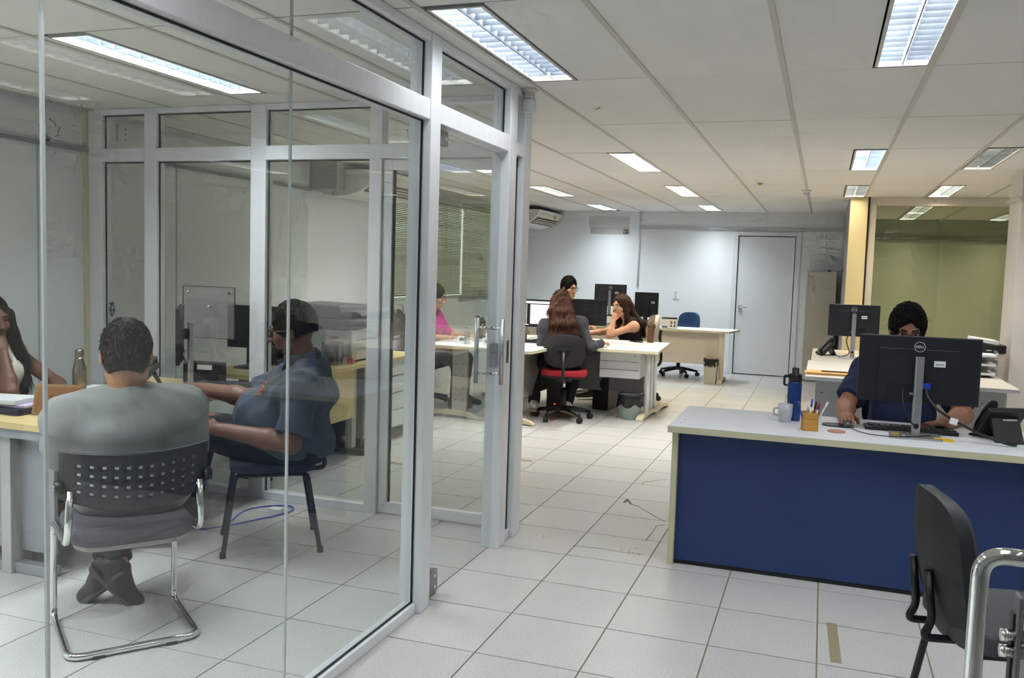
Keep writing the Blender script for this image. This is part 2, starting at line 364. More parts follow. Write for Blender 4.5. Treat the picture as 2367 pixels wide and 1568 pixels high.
MB().box(-3.58, -2.94, YF-.004, YF, 2.10, 2.205).build('wall_patch', PATCHM, wall_far)
MB().box(-3.60, -2.95, YF-.002, YF, 2.205, 2.38).build('wall_patch', M('pale_patch', 'd0d1cd', .7), wall_far)
MB().box(-3.03, -2.97, YF-.006, YF-.004, 2.115, 2.175).build('wall_hole', M('dark_hole', '4a4038', .8), wall_far)
MB().box(-3.02, -2.985, YF-.02, YF-.006, 2.11, 2.16).build('wall_hole_block', M('pink_block', 'b79a90', .8), wall_far)
MB().cyl((-2.78, YF-.012, ZC), (-2.78, YF-.012, 1.28), .012).build('trim_3', M('conduit_white', 'd9dcde', .45), kind='structure')
MB().box(-2.77, .24, YF-.03, YF, 2.19, 2.225).build('trim_4', M('conduit_grey', 'b9bdbf', .5), kind='structure')
MB().box(XL, -1.33, YF-.014, YF, 0, .095).build('baseboard_far', WHITE, kind='structure', bevel=.003)
MB().box(-.36, .24, YF-.014, YF, 0, .095).build('baseboard_far_right', WHITE, kind='structure', bevel=.003)
# outlet plate on the far wall
t = thing('wall_outlet', 'white outlet plate on the far wall between monitor and door', 'outlet', (-2.17, YF, 1.18))
MB().box(-.045, .045, -.014, 0, -.07, .07).build('plate', M('outlet_plate', 'eef0f0', .35), t, bevel=.006)
for z in (.03, -.03): MB().cyl((0, -.02, z), (0, -.012, z), .019, n=20).build('socket', M('socket_grey', 'c4c7c8', .4), t)
# white door in the far wall
dr = thing('door_1', None, None, (-.843, YF, 0), kind='structure')
DOORM = M('door_white', 'dfe3e7', .42, var=.02)
MB().box(-.405, .405, .01, .05, .012, 2.10).build('door_leaf', DOORM, dr, bevel=.003)
MB().box(-.49, -.418, -.02, .15, 0, 2.17).box(.418, .49, -.02, .15, 0, 2.17).box(-.418, .418, -.02, .15, 2.112, 2.17).build('door_frame', DOORM, dr, bevel=.004)
hd = MB(); hd.cyl((-.35, .01, 1.03), (-.35, -.005, 1.03), .024).tube([(-.35, -.005, 1.03), (-.35, -.05, 1.03), (-.23, -.05, 1.03)], .009, rc=.015); hd.build('door_handle', CHROME, dr)
MB().cyl((-.352, .012, .965), (-.352, -.012, .965), .017).build('door_lock', CHROME, dr)
# right hand room: side wall, cream column, tinted glass
MB().box(.25, .40, 11.38, YF, 0, ZC+.16).build('wall_side', WALLM, kind='structure')
MB().box(.235, .25, 11.38, YF, 0, ZC).build('trim_5', GREYST, kind='structure')
col = MB().box(.24, .435, 11.18, 11.38, 0, ZC+.16).build('column_cream', M('cream_column_paint', 'e2d3a6', .6, var=.03), kind='structure', bevel=.004)
MB().box(.435, .452, 11.2, 11.36, 0, ZC).build('trim_6', M('black_gap', '24221f', .8), kind='structure')  # black strip in the gap, its shade put into the colour
gw = thing('glass_partition', 'cream framed partition with greenish tinted glass behind the right desks', 'glass wall', (0, 11.28, 0))
CFR = M('cream_frame', 'd9d3c6', .5)
MB().box(.455, .53, -.05, .05, 0, ZC).build('post', CFR, gw, bevel=.003)
MB().box(2.6, 2.68, -.05, .05, 0, ZC).build('post', CFR, gw, bevel=.003)
MB().box(.53, 2.6, -.05, .05, 2.365, ZC).build('top_rail', CFR, gw, bevel=.003)
MB().box(.53, 2.6, -.05, .05, 0, .7).build('base_panel', CFR, gw, bevel=.003)
GREEN = glass_mat('green_tinted_glass', 'e0dec8', 0, 1.0, f0=.05)
MB().box(.525, 2.605, -.004, .004, .69, 2.37).build('pane', GREEN, gw)
MB().box(2.68, XR, 11.2, 11.36, 0, ZC+.16).build('wall_side_front', WALLM, kind='structure')
MB().box(.25, XR, 15.55, 15.7, 0, ZC+.16).build('wall_side_back', M('side_room_wall', 'cfd3c4', .6), kind='structure')
MB().box(.25, XR, 15.49, 15.55, 2.16, 2.21).build('trim_7', M('side_trim', '8c9084', .6), kind='structure')
MB().box(.25, .40, YF+.15, 15.6, 0, ZC+.16).build('wall_side_end', WALLM, kind='structure')
pl = MB().box(1.53, 2.15, 8.55, 9.05, 0, ZC+.16).build('pillar_right', M('pillar_paint', 'e4dedb', .55, var=.02), kind='structure', bevel=.006)
MB().box(1.5, 2.18, 8.52, 9.08, 2.22, 2.245).build('trim_8', M('pillar_band', 'cfcac8', .5), kind='structure', bevel=.004)
MB().box(-1.4, -.3, YF+.16, YF+.3, 0, ZC).build('door_leak_blocker', WALLM, kind='structure')  # unseen slab added behind the door to stop daylight leaking through its gaps
MB().box(XR, XR+.15, YB, 15.6, 0, ZC+.16).build('wall_right', WALLM, kind='structure')
MB().box(XL-.15, XR+.15, YB-.15, YB, 0, ZC+.16).build('wall_back', WALLM, kind='structure')

# window with blinds in the left wall
wn = thing('window_1', None, None, (XL, 10.815, 0), kind='structure')
wf = MB()
for y in (-1.865, -.02, 1.825): wf.box(-.09, -.03, y, y+.04, 1.08, 2.33)
wf.box(-.09, -.03, -1.865, 1.865, 1.08, 1.12).box(-.09, -.03, -1.865, 1.865, 2.29, 2.33); wf.build('window_frame', ALU, wn)
CLEARG = glass_mat('window_glass', 'eef5f0', 0, 1.0)
for y0, y1 in ((-1.825, -.02), (.02, 1.825)): MB().box(-.063, -.057, y0, y1, 1.12, 2.29).build('pane', CLEARG, wn)
SLAT = M('blind_slat', 'b9b8ab', .45, .15, var=.05)
for nm, y0, y1, z0 in (('grey closed venetian blind, left of the two at the window', 8.93, 11.17, 1.13), ('grey closed venetian blind, right of the two at the window', 11.22, 12.68, 1.07)):
    b = thing('venetian_blind', nm, 'blind', (XL, (y0+y1)/2, 2.36)); L2 = (y1-y0)/2
    MB().box(.012, .05, -L2, L2, -.035, 0).build('head_rail', M('blind_rail', 'b3ae98', .4), b, bevel=.003)
    sl = MB(); z = -.05; k = 0
    while 2.36+z > z0+.02:
        tl = math.radians(50+random.uniform(-5, 5)); sl.obox((.032, 0, z), (.026, 2*L2-.01, .0009), Matrix.Rotation(tl, 3, 'Y')); z -= .0215; k += 1
    sl.build('slats', SLAT, b, kind='stuff')
    MB().box(.018, .046, -L2, L2, z-.01, z+.008).build('bottom_rail', M('blind_bottom', '6f675c', .5), b, bevel=.003)
    for y in (-L2*.75, 0, L2*.75): MB().box(.046, .0475, y-.002, y+.002, z, -.03).build('ladder_cord', M('blind_cord', 'c8c2ac', .8), b)
    MB().cyl((.055, -L2+.1, -.03), (.055, -L2+.1, -.9), .003, n=6).build('tilt_wand', M('wand_clear', 'd5d5cc', .3), b)

# air conditioners under the ceiling
ACM = M('air_conditioner_white', 'e9e8e2', .4, var=.02); ACD = M('air_outlet_dark', '3f3d37', .6); ACB = M('air_outlet_beige', 'cfc6ae', .5)
def aircon(y0, y1, lab):
    a = thing('air_conditioner', lab, 'air conditioner', (XL+.03, y0, 2.16)); W = .62; Hh = .24; L = y1-y0
    prof = [(0, Hh), (0, .03)] + [(.03, 0), (.16, -.012), (.30, -.005), (.42, .03), (.51, .085), (.575, .15), (.61, .205), (.615, Hh)]
    MB().prism(prof, .0, L, 1).build('body', ACM, a, bevel=.008, seg=3)
    def P(t): return [(.42, .03), (.51, .085), (.575, .15), (.61, .205)]
    pr = P(0)
    for i, (u0, u1, mt, nm) in enumerate(((.08, .55, ACD, 'air_outlet'), (.62, .95, ACB, 'air_outlet_lip'))):
        def pt(u, off):
            k = min(2, int(u*3)); f = u*3-k; (xa, za), (xb, zb) = pr[k], pr[k+1]; n = Vector((zb-za, -(xb-xa))).normalized()
            return (xa+(xb-xa)*f+n.x*off, za+(zb-za)*f+n.y*off)
        q = [pt(u0, .0), pt((u0+u1)/2, 0), pt(u1, .0), pt(u1, .006), pt((u0+u1)/2, .006), pt(u0, .006)]
        MB().prism(q, .06, L-.06, 1).build(nm, mt, a)
    for u in (.2, .32, .44):
        k = min(2, int(u*3)); f = u*3-k; (xa, za), (xb, zb) = pr[k], pr[k+1]
        MB().obox((xa+(xb-xa)*f+.006, L/2, za+(zb-za)*f-.006), (.03, L-.14, .003), Matrix.Rotation(-.35, 3, 'Y')).build('vane', ACB, a)
    for y in (.15, L-.15): MB().box(.15, .18, y, y+.03, Hh, .30).build('hanger', GREYST, a)
aircon(7.6, 8.85, 'white ceiling-hung air conditioner seen through the meeting room glass')
aircon(12.72, 13.93, 'white ceiling-hung air conditioner in the far left corner')

# small ceiling fittings
t = thing('ceiling_camera', 'white cylinder fixture under the ceiling beside the partition corner post', 'camera', (-1.545, 4.60, ZC))
MB().lathe([(.05, 0), (.05, -.006), (.036, -.014), (.03, -.02)]).build('mount', M('fixture_cream', 'd8d5cb', .5), t)
MB().lathe([(.03, -.02), (.032, -.055)]).build('neck', M('fixture_cream', 'd8d5cb', .5), t)
MB().lathe([(.0, -.055), (.036, -.055), (.038, -.06), (.038, -.11), (.034, -.118), (0, -.118)]).build('head', WHITE, t)
t = thing('smoke_detector', 'small grey-white smoke detector on the ceiling tee', 'smoke detector', (-.235, 10.35, ZC))
MB().lathe([(.05, 0), (.05, -.02), (.038, -.028)]).build('base', WHITE, t); MB().lathe([(.034, -.026), (.03, -.055), (.0, -.06)]).build('sensor', M('sensor_grey', 'c7c8cc', .4), t)
MB().lathe([(.0, -.02), (.016, -.016), (.03, 0)]).build('sprinkler_plate', M('brass_yellow', 'b59a55', .4, .5), loc=(-.68, 9.6, ZC), label='small brass coloured sprinkler plate in the ceiling', cat='sprinkler')

# ---------------------------------------------------------------- glass meeting room
XP = -1.62; YP = 4.75
PANE = glass_mat('partition_glass', 'f9fcfb', 0, 1.15, f0=.042, dirt=.015)
EDGE = M('glass_joint', 'c9cfcf', .5)
sp = thing('glass_partition', 'long aluminium framed glass side wall of the meeting room', 'glass wall', (XP, 0, 0))
def post(y0, y1, nm='post', w=.05): MB().box(-w, w-.0, y0, y1, 0, ZC).build(nm, ALU, sp, bevel=.004)
post(3.41, 3.51); post(4.39, 4.50); post(4.62, 4.74)
MB().box(-.045, .045, YB, 3.41, 2.105, 2.19).build('mid_rail', ALU, sp, bevel=.003)
MB().box(-.045, .045, 3.51, 4.39, 2.105, 2.19).build('mid_rail', ALU, sp, bevel=.003)
MB().box(-.045, .045, 4.50, 4.62, 2.105, 2.17).build('mid_rail', ALU, sp, bevel=.003)
for y0, y1 in ((YB, 3.41), (3.51, 4.39), (4.50, 4.62)): MB().box(-.045, .045, y0, y1, 2.425, ZC).build('top_rail', ALU, sp, bevel=.003)
for y0, y1 in ((YB, 3.41), (4.50, 4.62)): MB().box(-.03, .03, y0, y1, 0, .045).build('bottom_rail', ALU, sp, bevel=.003)
js = [YB, -.4, .55, 1.51, 2.46, 3.405]
GSK = M('black_gasket', '23272a', .6)
for y0, y1 in zip(js[:-1], js[1:]):
    MB().box(-.003, .003, y0+.004, y1-.004, .04, 2.11).build('pane', PANE, sp)
    MB().box(-.003, .003, y0+.004, y1-.004, 2.185, 2.43).build('transom_pane', PANE, sp)
for y in js[1:-1]: MB().box(-.0035, .0035, y-.0042, y+.0042, .04, 2.11).build('glass_joint', EDGE, sp); MB().box(-.0035, .0035, y-.0042, y+.0042, 2.185, 2.43).build('glass_joint', EDGE, sp)
MB().box(-.005, .005, 3.515, 4.385, 2.185, 2.43).build('transom_pane', PANE, sp)
MB().box(-.005, .005, 4.505, 4.615, .04, 2.11).build('pane', PANE, sp); MB().box(-.005, .005, 4.505, 4.615, 2.165, 2.43).build('transom_pane', PANE, sp)
g = MB(); 
for y0, y1, z0, z1 in ((YB, 3.41, .045, 2.105), (YB, 3.41, 2.19, 2.425), (3.51, 4.39, 2.19, 2.425), (4.5, 4.62, .045, 2.105)):
    g.box(.006, .014, y0, y1, z0, z0+.006).box(.006, .014, y0, y1, z1-.006, z1).box(.006, .014, y1-.006, y1, z0, z1)
g.build('gasket', GSK, sp)
gd = thing('glass_door', 'frameless glass door with tall tube pulls in the meeting room side wall', 'door', (XP, 3.51, 0))
MB().box(-.005, .005, .008, .872, .012, 2.09).build('pane', PANE, gd)
for z0, z1 in ((.01, .115), (2.03, 2.095)): MB().box(-.014, .014, .0, .165, z0, z1).build('pivot_clamp', M('clamp_steel', '8e9096', .3, .7), gd, bevel=.002)
for y, z in ((.03, .04), (.13, .04), (.13, .09), (.14, 2.06)): MB().cyl((.013, y, z), (.018, y, z), .009).build('clamp_screw', CHROME, gd)
for sx, yy in ((1, .79), (-1, .79)):
    h = MB().cyl((sx*.07, yy, .90), (sx*.07, yy, 1.24), .0115).build('pull_handle', ALU2, gd)
    for z in (1.19, .955): MB().cyl((sx*.006, yy, z), (sx*.07, yy, z), .008).build('handle_spacer', CHROME, h)
MB().box(-.02, .02, .845, .875, .98, 1.11).build('lock_case', ALU2, gd, bevel=.003)
MB().box(.045, .052, .92, .95, 1.0, 1.12).build('strike_plate', M('lock_dark', '3c3e42', .3, .6), gd)
# back wall of the meeting room
bp = thing('glass_partition', 'aluminium framed glass back wall behind the meeting room desk', 'glass wall', (0, YP, 0))
def bx(x0, x1, z0, z1, nm, d=.04): return MB().box(x0, x1, -d, d, z0, z1).build(nm, ALU, bp, bevel=.003)
for x0, x1 in ((-4.66, -4.545), (-4.2, -4.105), (-3.385, -3.275), (-2.56, -2.48)): bx(x0, x1, 0, ZC, 'post')
MB().box(-4.69, -4.66, -.06, .06, 0, ZC).build('wall_channel', CREAM, bp)
for x0, x1 in ((-4.545, -4.2), (-4.105, -3.385), (-3.275, -1.68)):
    bx(x0, x1, 2.425, ZC, 'top_rail'); bx(x0, x1, 2.12, 2.205, 'mid_rail', .048)
    MB().box(x0, x1, -.004, .004, 2.2, 2.43).build('transom_pane', PANE, bp)
for x0, x1 in ((-4.545, -4.2), (-4.105, -3.385), (-3.275, -2.56)):
    bx(x0, x1, 0, .05, 'bottom_rail'); MB().box(x0, x1, -.004, .004, .05, 2.12).build('pane', PANE, bp)
g = MB()
for x0, x1 in ((-4.545, -4.2), (-4.105, -3.385), (-3.275, -2.56)): g.box(x0, x0+.008, -.012, -.006, .05, 2.12).box(x0, x1, -.012, -.006, 2.112, 2.12).box(x0, x0+.008, -.012, -.006, 2.205, 2.425).box(x0, x1, -.012, -.006, 2.417, 2.425)
g.build('gasket', GSK, bp)
bd = thing('glass_door', 'aluminium framed glass door in the meeting room back wall', 'door', (0, YP, 0))
for x0, x1, z0, z1, nm in ((-2.475, -2.415, .01, 2.115, 'stile'), (-1.75, -1.69, .01, 2.115, 'stile'), (-2.415, -1.75, 2.055, 2.115, 'top_rail'), (-2.415, -1.75, .01, .075, 'bottom_rail')): MB().box(x0, x1, -.02, .02, z0, z1).build(nm, ALU, bd, bevel=.003)
MB().box(-2.42, -1.745, -.004, .004, .07, 2.06).build('pane', PANE, bd)
MB().box(-2.415, -2.405, -.008, .008, .075, 2.055).build('gasket', GSK, bd)
# acrylic board and decal on the back glass
t = thing('acrylic_board', 'clear acrylic board with dark edges fixed to the back glass', 'board', (-3.70, YP-.03, 0))
MB().box(-.195, .195, -.003, .003, 1.0, 1.325).build('sheet', glass_mat('acrylic', 'e9e2e2', .02, 1.0, dirt=.35), t)
MB().box(-.199, -.195, -.004, .004, 1.0, 1.325).box(.195, .199, -.004, .004, 1.0, 1.325).box(-.199, .199, -.004, .004, 1.325, 1.328).box(-.199, .199, -.004, .004, .997, 1.0).build('edge', DARKBL, t)
for x, z in ((-.16, 1.29), (.16, 1.29), (0, 1.2)): MB().cyl((x, -.006, z), (x, .026, z), .008).build('standoff', CHROME, t)
t = MB(); DEC = M('teal_decal', '2f5a63', .5)
for x, z, a, L in ((-4.505, 1.17, .3, .06), (-4.485, 1.165, -.4, .055), (-4.50, 1.14, 1.2, .04), (-4.51, 1.125, -.2, .05), (-4.488, 1.12, .5, .05), (-4.50, 1.185, 1.5, .045)):
    t.obox((x, YP-.006, z), (.011, .001, L), Matrix.Rotation(a, 3, 'Y'))
t.build('glass_decal', DEC, label='small dark teal decal stuck on the back glass', cat='decal')
# torn paint, drill hole and a blank plate on the left wall
MB().cyl((XL-.001, 4.41, 2.215), (XL+.004, 4.41, 2.215), .018, n=14).build('wall_hole', M('dark_hole', '4a4038', .8), wall_left)
q = MB(); 
for k in range(9):
    a0 = 2*PI*k/9; q.obox((XL+.001, 4.42+.07*math.cos(a0)+random.uniform(-.01, .01), 2.295+.055*math.sin(a0)), (.0015, random.uniform(.02, .05), .008), Matrix.Rotation(a0+1.2, 3, 'X'))
q.build('paint_scar', M('paint_scar', 'a89f92', .8), wall_left)
MB().box(XL, XL+.008, 5.0, 5.12, 2.29, 2.42).build('blank_plate', WALLM, wall_left, bevel=.003)
for z in (2.32, 2.355, 2.39): MB().cyl((XL+.008, 5.07, z), (XL+.01, 5.07, z), .005, n=8).build('plate_hole', M('dark_hole', '4a4038', .8), wall_left)
# open entrance door at the right with chrome pull
XD = .318
ed = thing('entrance_door', 'open glass entrance door at the right edge with chrome pull', 'door', (XD, 0, 0))
MB().box(-.005, .005, .62, 1.545, .012, 2.1).build('pane', PANE, ed)
h = MB().tube([(-.0, 1.455, 1.10), (-.075, 1.455, 1.10), (-.075, 1.455, .52), (0, 1.455, .52)], .0128, n=20, rc=.05, seg=10).build('pull_handle', CHROME, ed)
h2 = MB().tube([(.0, 1.455, 1.10), (.075, 1.455, 1.10), (.075, 1.455, .52), (0, 1.455, .52)], .0128, n=20, rc=.05, seg=10).build('pull_handle', CHROME, ed)
MB().box(-.009, .009, 1.518, 1.552, .55, 1.02).build('lock_case', M('lock_steel', '9a9b9d', .28, .8), ed, bevel=.003)
MB().box(-.012, -.009, 1.53, 1.552, .5, .99).build('edge_strip', M('brown_edge_strip', '3a2c24', .5), ed)
for z in (.955, .93): MB().cyl((-.009, 1.53, z), (-.028, 1.53, z), .010).build('lock_cylinder', CHROME, ed)
# ================================================================ furniture builders
def rrect(w, d, r, n=5, cx=0, cy=0):
    out = []
    for sx, sy, a0 in ((1, 1, 0), (-1, 1, PI/2), (-1, -1, PI), (1, -1, 1.5*PI)):
        for k in range(n+1):
            a = a0+PI/2*k/n; out.append((cx+sx*(w/2-r)+r*math.cos(a), cy+sy*(d/2-r)+r*math.sin(a)))
    return out
SCREENOFF = M('screen_off', '0d0f12', .12, var=.1)
MONB = M('monitor_back', '1e2027', .38, var=.08, vs=3)
def monitor(loc, rz, lab, w=.545, h=.33, zc=.33, neck='silver', logo=True, sticker=True, screen=None, base=True, tilt=0, ports=True, group=None):
    """screen faces local +y, back faces -y; origin on the desk under the neck"""
    t = thing('computer_monitor', lab, 'monitor', loc, rz, group)
    R = Matrix.Rotation(tilt, 3, 'X'); yo = .06
    def P(x, y, z): v = R @ Vector((x, y, z)); return (v.x, v.y+yo, v.z+zc)
    pm = MB().obox(P(0, 0, 0), (w, .022, h), R); pn = pm.build('panel', MONB, t, bevel=.004)
    MB().obox(P(0, .0115, 0), (w-.012, .002, h-.02), R).build('screen', screen or SCREENOFF, pn)
    MB().obox(P(0, -.013, -.02), (w*.66, .006, h*.74), R).build('back_cover', MONB, pn, bevel=.006)
    if ports:
        MB().obox(P(0, -.0165, -h*.355), (w*.52, .002, h*.27), R).build('port_recess', M('port_dark', '0e0f12', .6), pn)
        MB().obox(P(-.02, -.019, -h*.36), (.03, .006, .012), R).build('port', GREYST, pn)
    if logo:
        LG = M('logo_silver', 'd7d9dd', .35, .3)
        rg = MB(); n = 32
        c = P(.0, -.0172, h*.345); ro, ri = .026, .0232
        vs = []
        for k in range(n):
            a = 2*PI*k/n
            for r in (ro, ri): v = R @ Vector((r*math.cos(a), 0, r*math.sin(a))); vs.append((c[0]+v.x, c[1]+v.y, c[2]+v.z))
        rg.add(vs, [(2*k, 2*((k+1) % n), 2*((k+1) % n)+1, 2*k+1) for k in range(n)]); rg.build('logo_ring', LG, pn)
        text('logo_lettering', 'DELL', .0175, LG, pn, (c[0], c[1]-.0003, c[2]), (PI/2+tilt, 0, 0), bold=.0004)
    if sticker:
        MB().obox(P(.095, -.0163, .035), (.052, .0006, .03), R).build('sticker', STICK, pn)
        q = MB()
        for k in range(9): q.obox(P(.077+k*.0045, -.0168, .032), (.0016+.0016*(k % 2), .0004, .008), R)
        q.build('sticker_print', DARKBL, pn)
    if neck == 'silver':
        MB().prism(rrect(.042, .034, .01), .008, zc+.07, 2).build('neck', ALU2, t)
        MB().obox((0, .03, zc), (.05, .05, .06), Matrix.Identity(3)).build('mount', MONB, t)
        MB().cyl((0, -.0175, .055), (0, -.019, .055), .013, n=16).build('cable_hole', BLACKP, t)
        if base: MB().prism(rrect(.235, .185, .012, cy=.0), 0, .009, 2).build('base', ALU2, t, bevel=.002)
    else:
        MB().prism(rrect(.06, .03, .01), .008, zc, 2).build('neck', BLACKP, t)
        MB().obox((0, .03, zc), (.06, .05, .08), Matrix.Identity(3)).build('mount', BLACKP, t)
        if base: MB().lathe([(.12, 0), (.12, .008), (.05, .022), (.0, .024)], n=28).build('base', BLACKG, t)
    return t
def keyboard(loc, rz, lab):
    t = thing('keyboard', lab, 'keyboard', loc, rz)
    MB().prism([(-.07, 0), (.075, 0), (.075, .020), (-.07, .012)], -.22, .22, 0).build('body', BLACKP, t, bevel=.004)
    k = MB()
    for r in range(5):
        for c in range(15 if r else 14): y = .055-r*.024; x = -.205+c*.0275; z = .0185+.0008*(y/.024); k.box(x, x+.023, y-.01, y+.01, z-.004, z+.004)
    k.build('keys', M('key_black', '26272b', .5), t, kind='stuff'); return t
def mouse(loc, rz, lab, mt=None):
    t = thing('computer_mouse', lab, 'mouse', loc, rz)
    prof = []
    MB().grid(lambda u, v: (.031*math.cos(PI*u)*math.sin(PI*v)**.6, -.055*math.cos(PI*v), .034*math.sin(PI*u)*math.sin(PI*v)**.7), 10, 12).build('shell', mt or BLACKG, t)
    MB().box(-.003, .003, .02, .042, .022, .032).build('wheel', RUBBER, t); return t
def phone(loc, rz, lab, s=1.0):
    """desk phone facing local +y, back stand towards -y"""
    t = thing('desk_phone', lab, 'phone', loc, rz); R = Matrix.Rotation(math.radians(48), 3, 'X')
    b = MB().obox((0, .0, .085*s), (.19*s, .03, .2*s), Matrix.Rotation(math.radians(-42), 3, 'X').transposed() @ Matrix.Identity(3)) 
    b.build('body', BLACKP, t, bevel=.006)
    MB().prism([(-.105*s, 0), (-.09*s, 0), (-.015*s, .12*s), (-.04*s, .13*s)], -.07*s, .07*s, 0).build('stand', BLACKP, t, bevel=.003)
    hx = -.065*s; Rm = Matrix.Rotation(math.radians(42), 3, 'X')
    def H(x, y, z): v = Rm @ Vector((0, y, z)); return (x, v.y, v.z+.085*s)
    h = MB(); h.loft([(H(hx, .022, -.10*s), .02*s), (H(hx, .045, -.06*s), .015*s), (H(hx, .048, .04*s), .015*s), (H(hx, .03, .10*s), .022*s), (H(hx, .022, .11*s), .02*s)], 12); h.build('handset', BLACKG, t)
    MB().obox(H(.03*s, .017, .06*s), (.1*s, .002, .04*s), Rm).build('display', M('phone_display', '56605c', .2), t)
    MB().obox((.02*s, -.052*s, .10*s), (.07*s, .002, .02*s), Matrix.Rotation(math.radians(20), 3, 'X')).build('sticker', STICK, t)
    MB().curve([(hx, .06*s, .02), (hx-.03, .1*s, .006), (hx+.02, .02, .006), (hx+.06, -.11*s, .005), (.08*s, -.14*s, .006)], .004).build('cord', BLACKP, t)
    return t
def bin_round(loc, lab, r=.125, h=.25, mt='9fb0ad'):
    t = thing('waste_bin', lab, 'bin', loc)
    MB().lathe([(.0, 0), (r*.78, 0), (r*.8, .004), (r*.97, h*.95), (r, h*.96), (r, h), (r*.94, h), (r*.78, .01), (0, .01)]).build('bucket', M('bin_plastic_'+mt, mt, .4), t)
    n = 40; L = MB()
    def pt(u, v):
        a = 2*PI*u; k = v
        wob = .006*math.sin(9*a)+.005*math.sin(14*a+1)
        prof = [(r*.80, h*.55), (r*.93, h*.9), (r*.97, h+.006), (r*1.04, h+.004), (r*1.05, h*.78), (r*1.03+wob, h*.55+.02*math.sin(5*a))]
        f = k*5; i = min(4, int(f)); q = f-i; rr = prof[i][0]*(1-q)+prof[i+1][0]*q; z = prof[i][1]*(1-q)+prof[i+1][1]*q
        rr += wob*.6*k; return (rr*math.cos(a), rr*math.sin(a), z)
    L.grid(pt, n, 15); L.build('bin_liner', M('black_bag', '1d1f21', .25, var=.1, bump=.5, bs=40), t); return t
BLKFAB = M('black_mesh_fabric', '35363a', .85, var=.15, vs=90, bump=.25, bs=500)
def cushion(mb, w, d, z0, z1, r=.09, cx=0, cy=0): return mb.prism(rrect(w, d, r, 6, cx, cy), z0, z1, 2)
def back_shell(mb, w, h, zc, y, curve=.06, lean=.2, thick=.03, n=12, pw=3.0):
    """rounded, curved backrest made as a thick superellipse sheet; front faces +y"""
    def fn(u, v):
        a = 2*PI*u; ca, sa = math.cos(a), math.sin(a); r = v
        x = w/2*r*math.copysign(abs(ca)**(2/pw), ca); z = h/2*r*math.copysign(abs(sa)**(2/pw), sa)
        return (x, y+curve*((x/(w/2))**2)-lean*z+.03*(z/(h/2))**2, zc+z)
    return mb.grid(lambda u, v: fn(1-u, v*.999+.001), 56, n, thick, off=(0, -1, 0))
def task_chair(loc, rz, lab, seat='8e1f27', back='1d1e20', seat_z=.47, arms=False, back_h=.33, base_rot=.2, backz=.72):
    t = thing('office_chair', lab, 'chair', loc, rz)
    SM = M('chair_fabric_'+seat, seat, .85, var=.12, vs=40, bump=.2, bs=300); BM = M('chair_back_'+back, back, .6, var=.1)
    for k in range(5):
        a = base_rot+2*PI*k/5; c, s = math.cos(a), math.sin(a)
        MB().loft([((c*.03, s*.03, .115), .026), ((c*.15, s*.15, .10), .022), ((c*.28, s*.28, .075), .016)], 8).build('base_leg', BLACKP, t)
        R = rotz(a+.6); p = Vector((c*.285, s*.285, .03))
        q = MB(); u = R @ Vector((0, 1, 0))
        for sg in (-1, 1): q.cyl(p+u*(.006*sg), p+u*(.022*sg), .029, n=16)
        q.cyl(p+Vector((0, 0, .02)), p+Vector((0, 0, .055)), .008, n=8); q.build('caster', BLACKP, t)
    MB().cyl((0, 0, .09), (0, 0, .30), .028).build('lift_sleeve', BLACKP, t); MB().cyl((0, 0, .30), (0, 0, seat_z-.05), .014).build('gas_lift', CHROME, t)
    MB().box(-.08, .08, -.12, .10, seat_z-.075, seat_z-.035).build('mechanism', BLACKP, t, bevel=.008)
    cushion(MB(), .46, .43, seat_z-.02, seat_z+.045, .12).build('seat', SM, t, bevel=.022, seg=3)
    cushion(MB(), .43, .40, seat_z-.04, seat_z-.018, .12).build('seat_shell', BLACKP, t, bevel=.006)
    back_shell(MB(), .41, back_h, backz, -.215, thick=.045, lean=.12).build('backrest', BM, t, bevel=.012, seg=3, ang=50)
    MB().tube([(0, -.1, seat_z-.06), (0, -.29, seat_z-.06), (0, -.31, seat_z+.02), (0, -.275, backz+.02)], .017, rc=.05).build('back_bar', BLACKP, t)
    MB().box(-.03, .03, -.295, -.255, backz-.06, backz+.02).build('back_bracket', BLACKP, t, bevel=.004)
    MB().box(-.075, .075, -.292, -.27, backz+.015, backz+.035).build('back_bracket', BLACKP, t, bevel=.003)
    MB().tube([(.08, .0, seat_z-.05), (.2, .02, seat_z-.055), (.235, .02, seat_z-.045)], .006, rc=.02).build('lever', BLACKP, t)
    return t
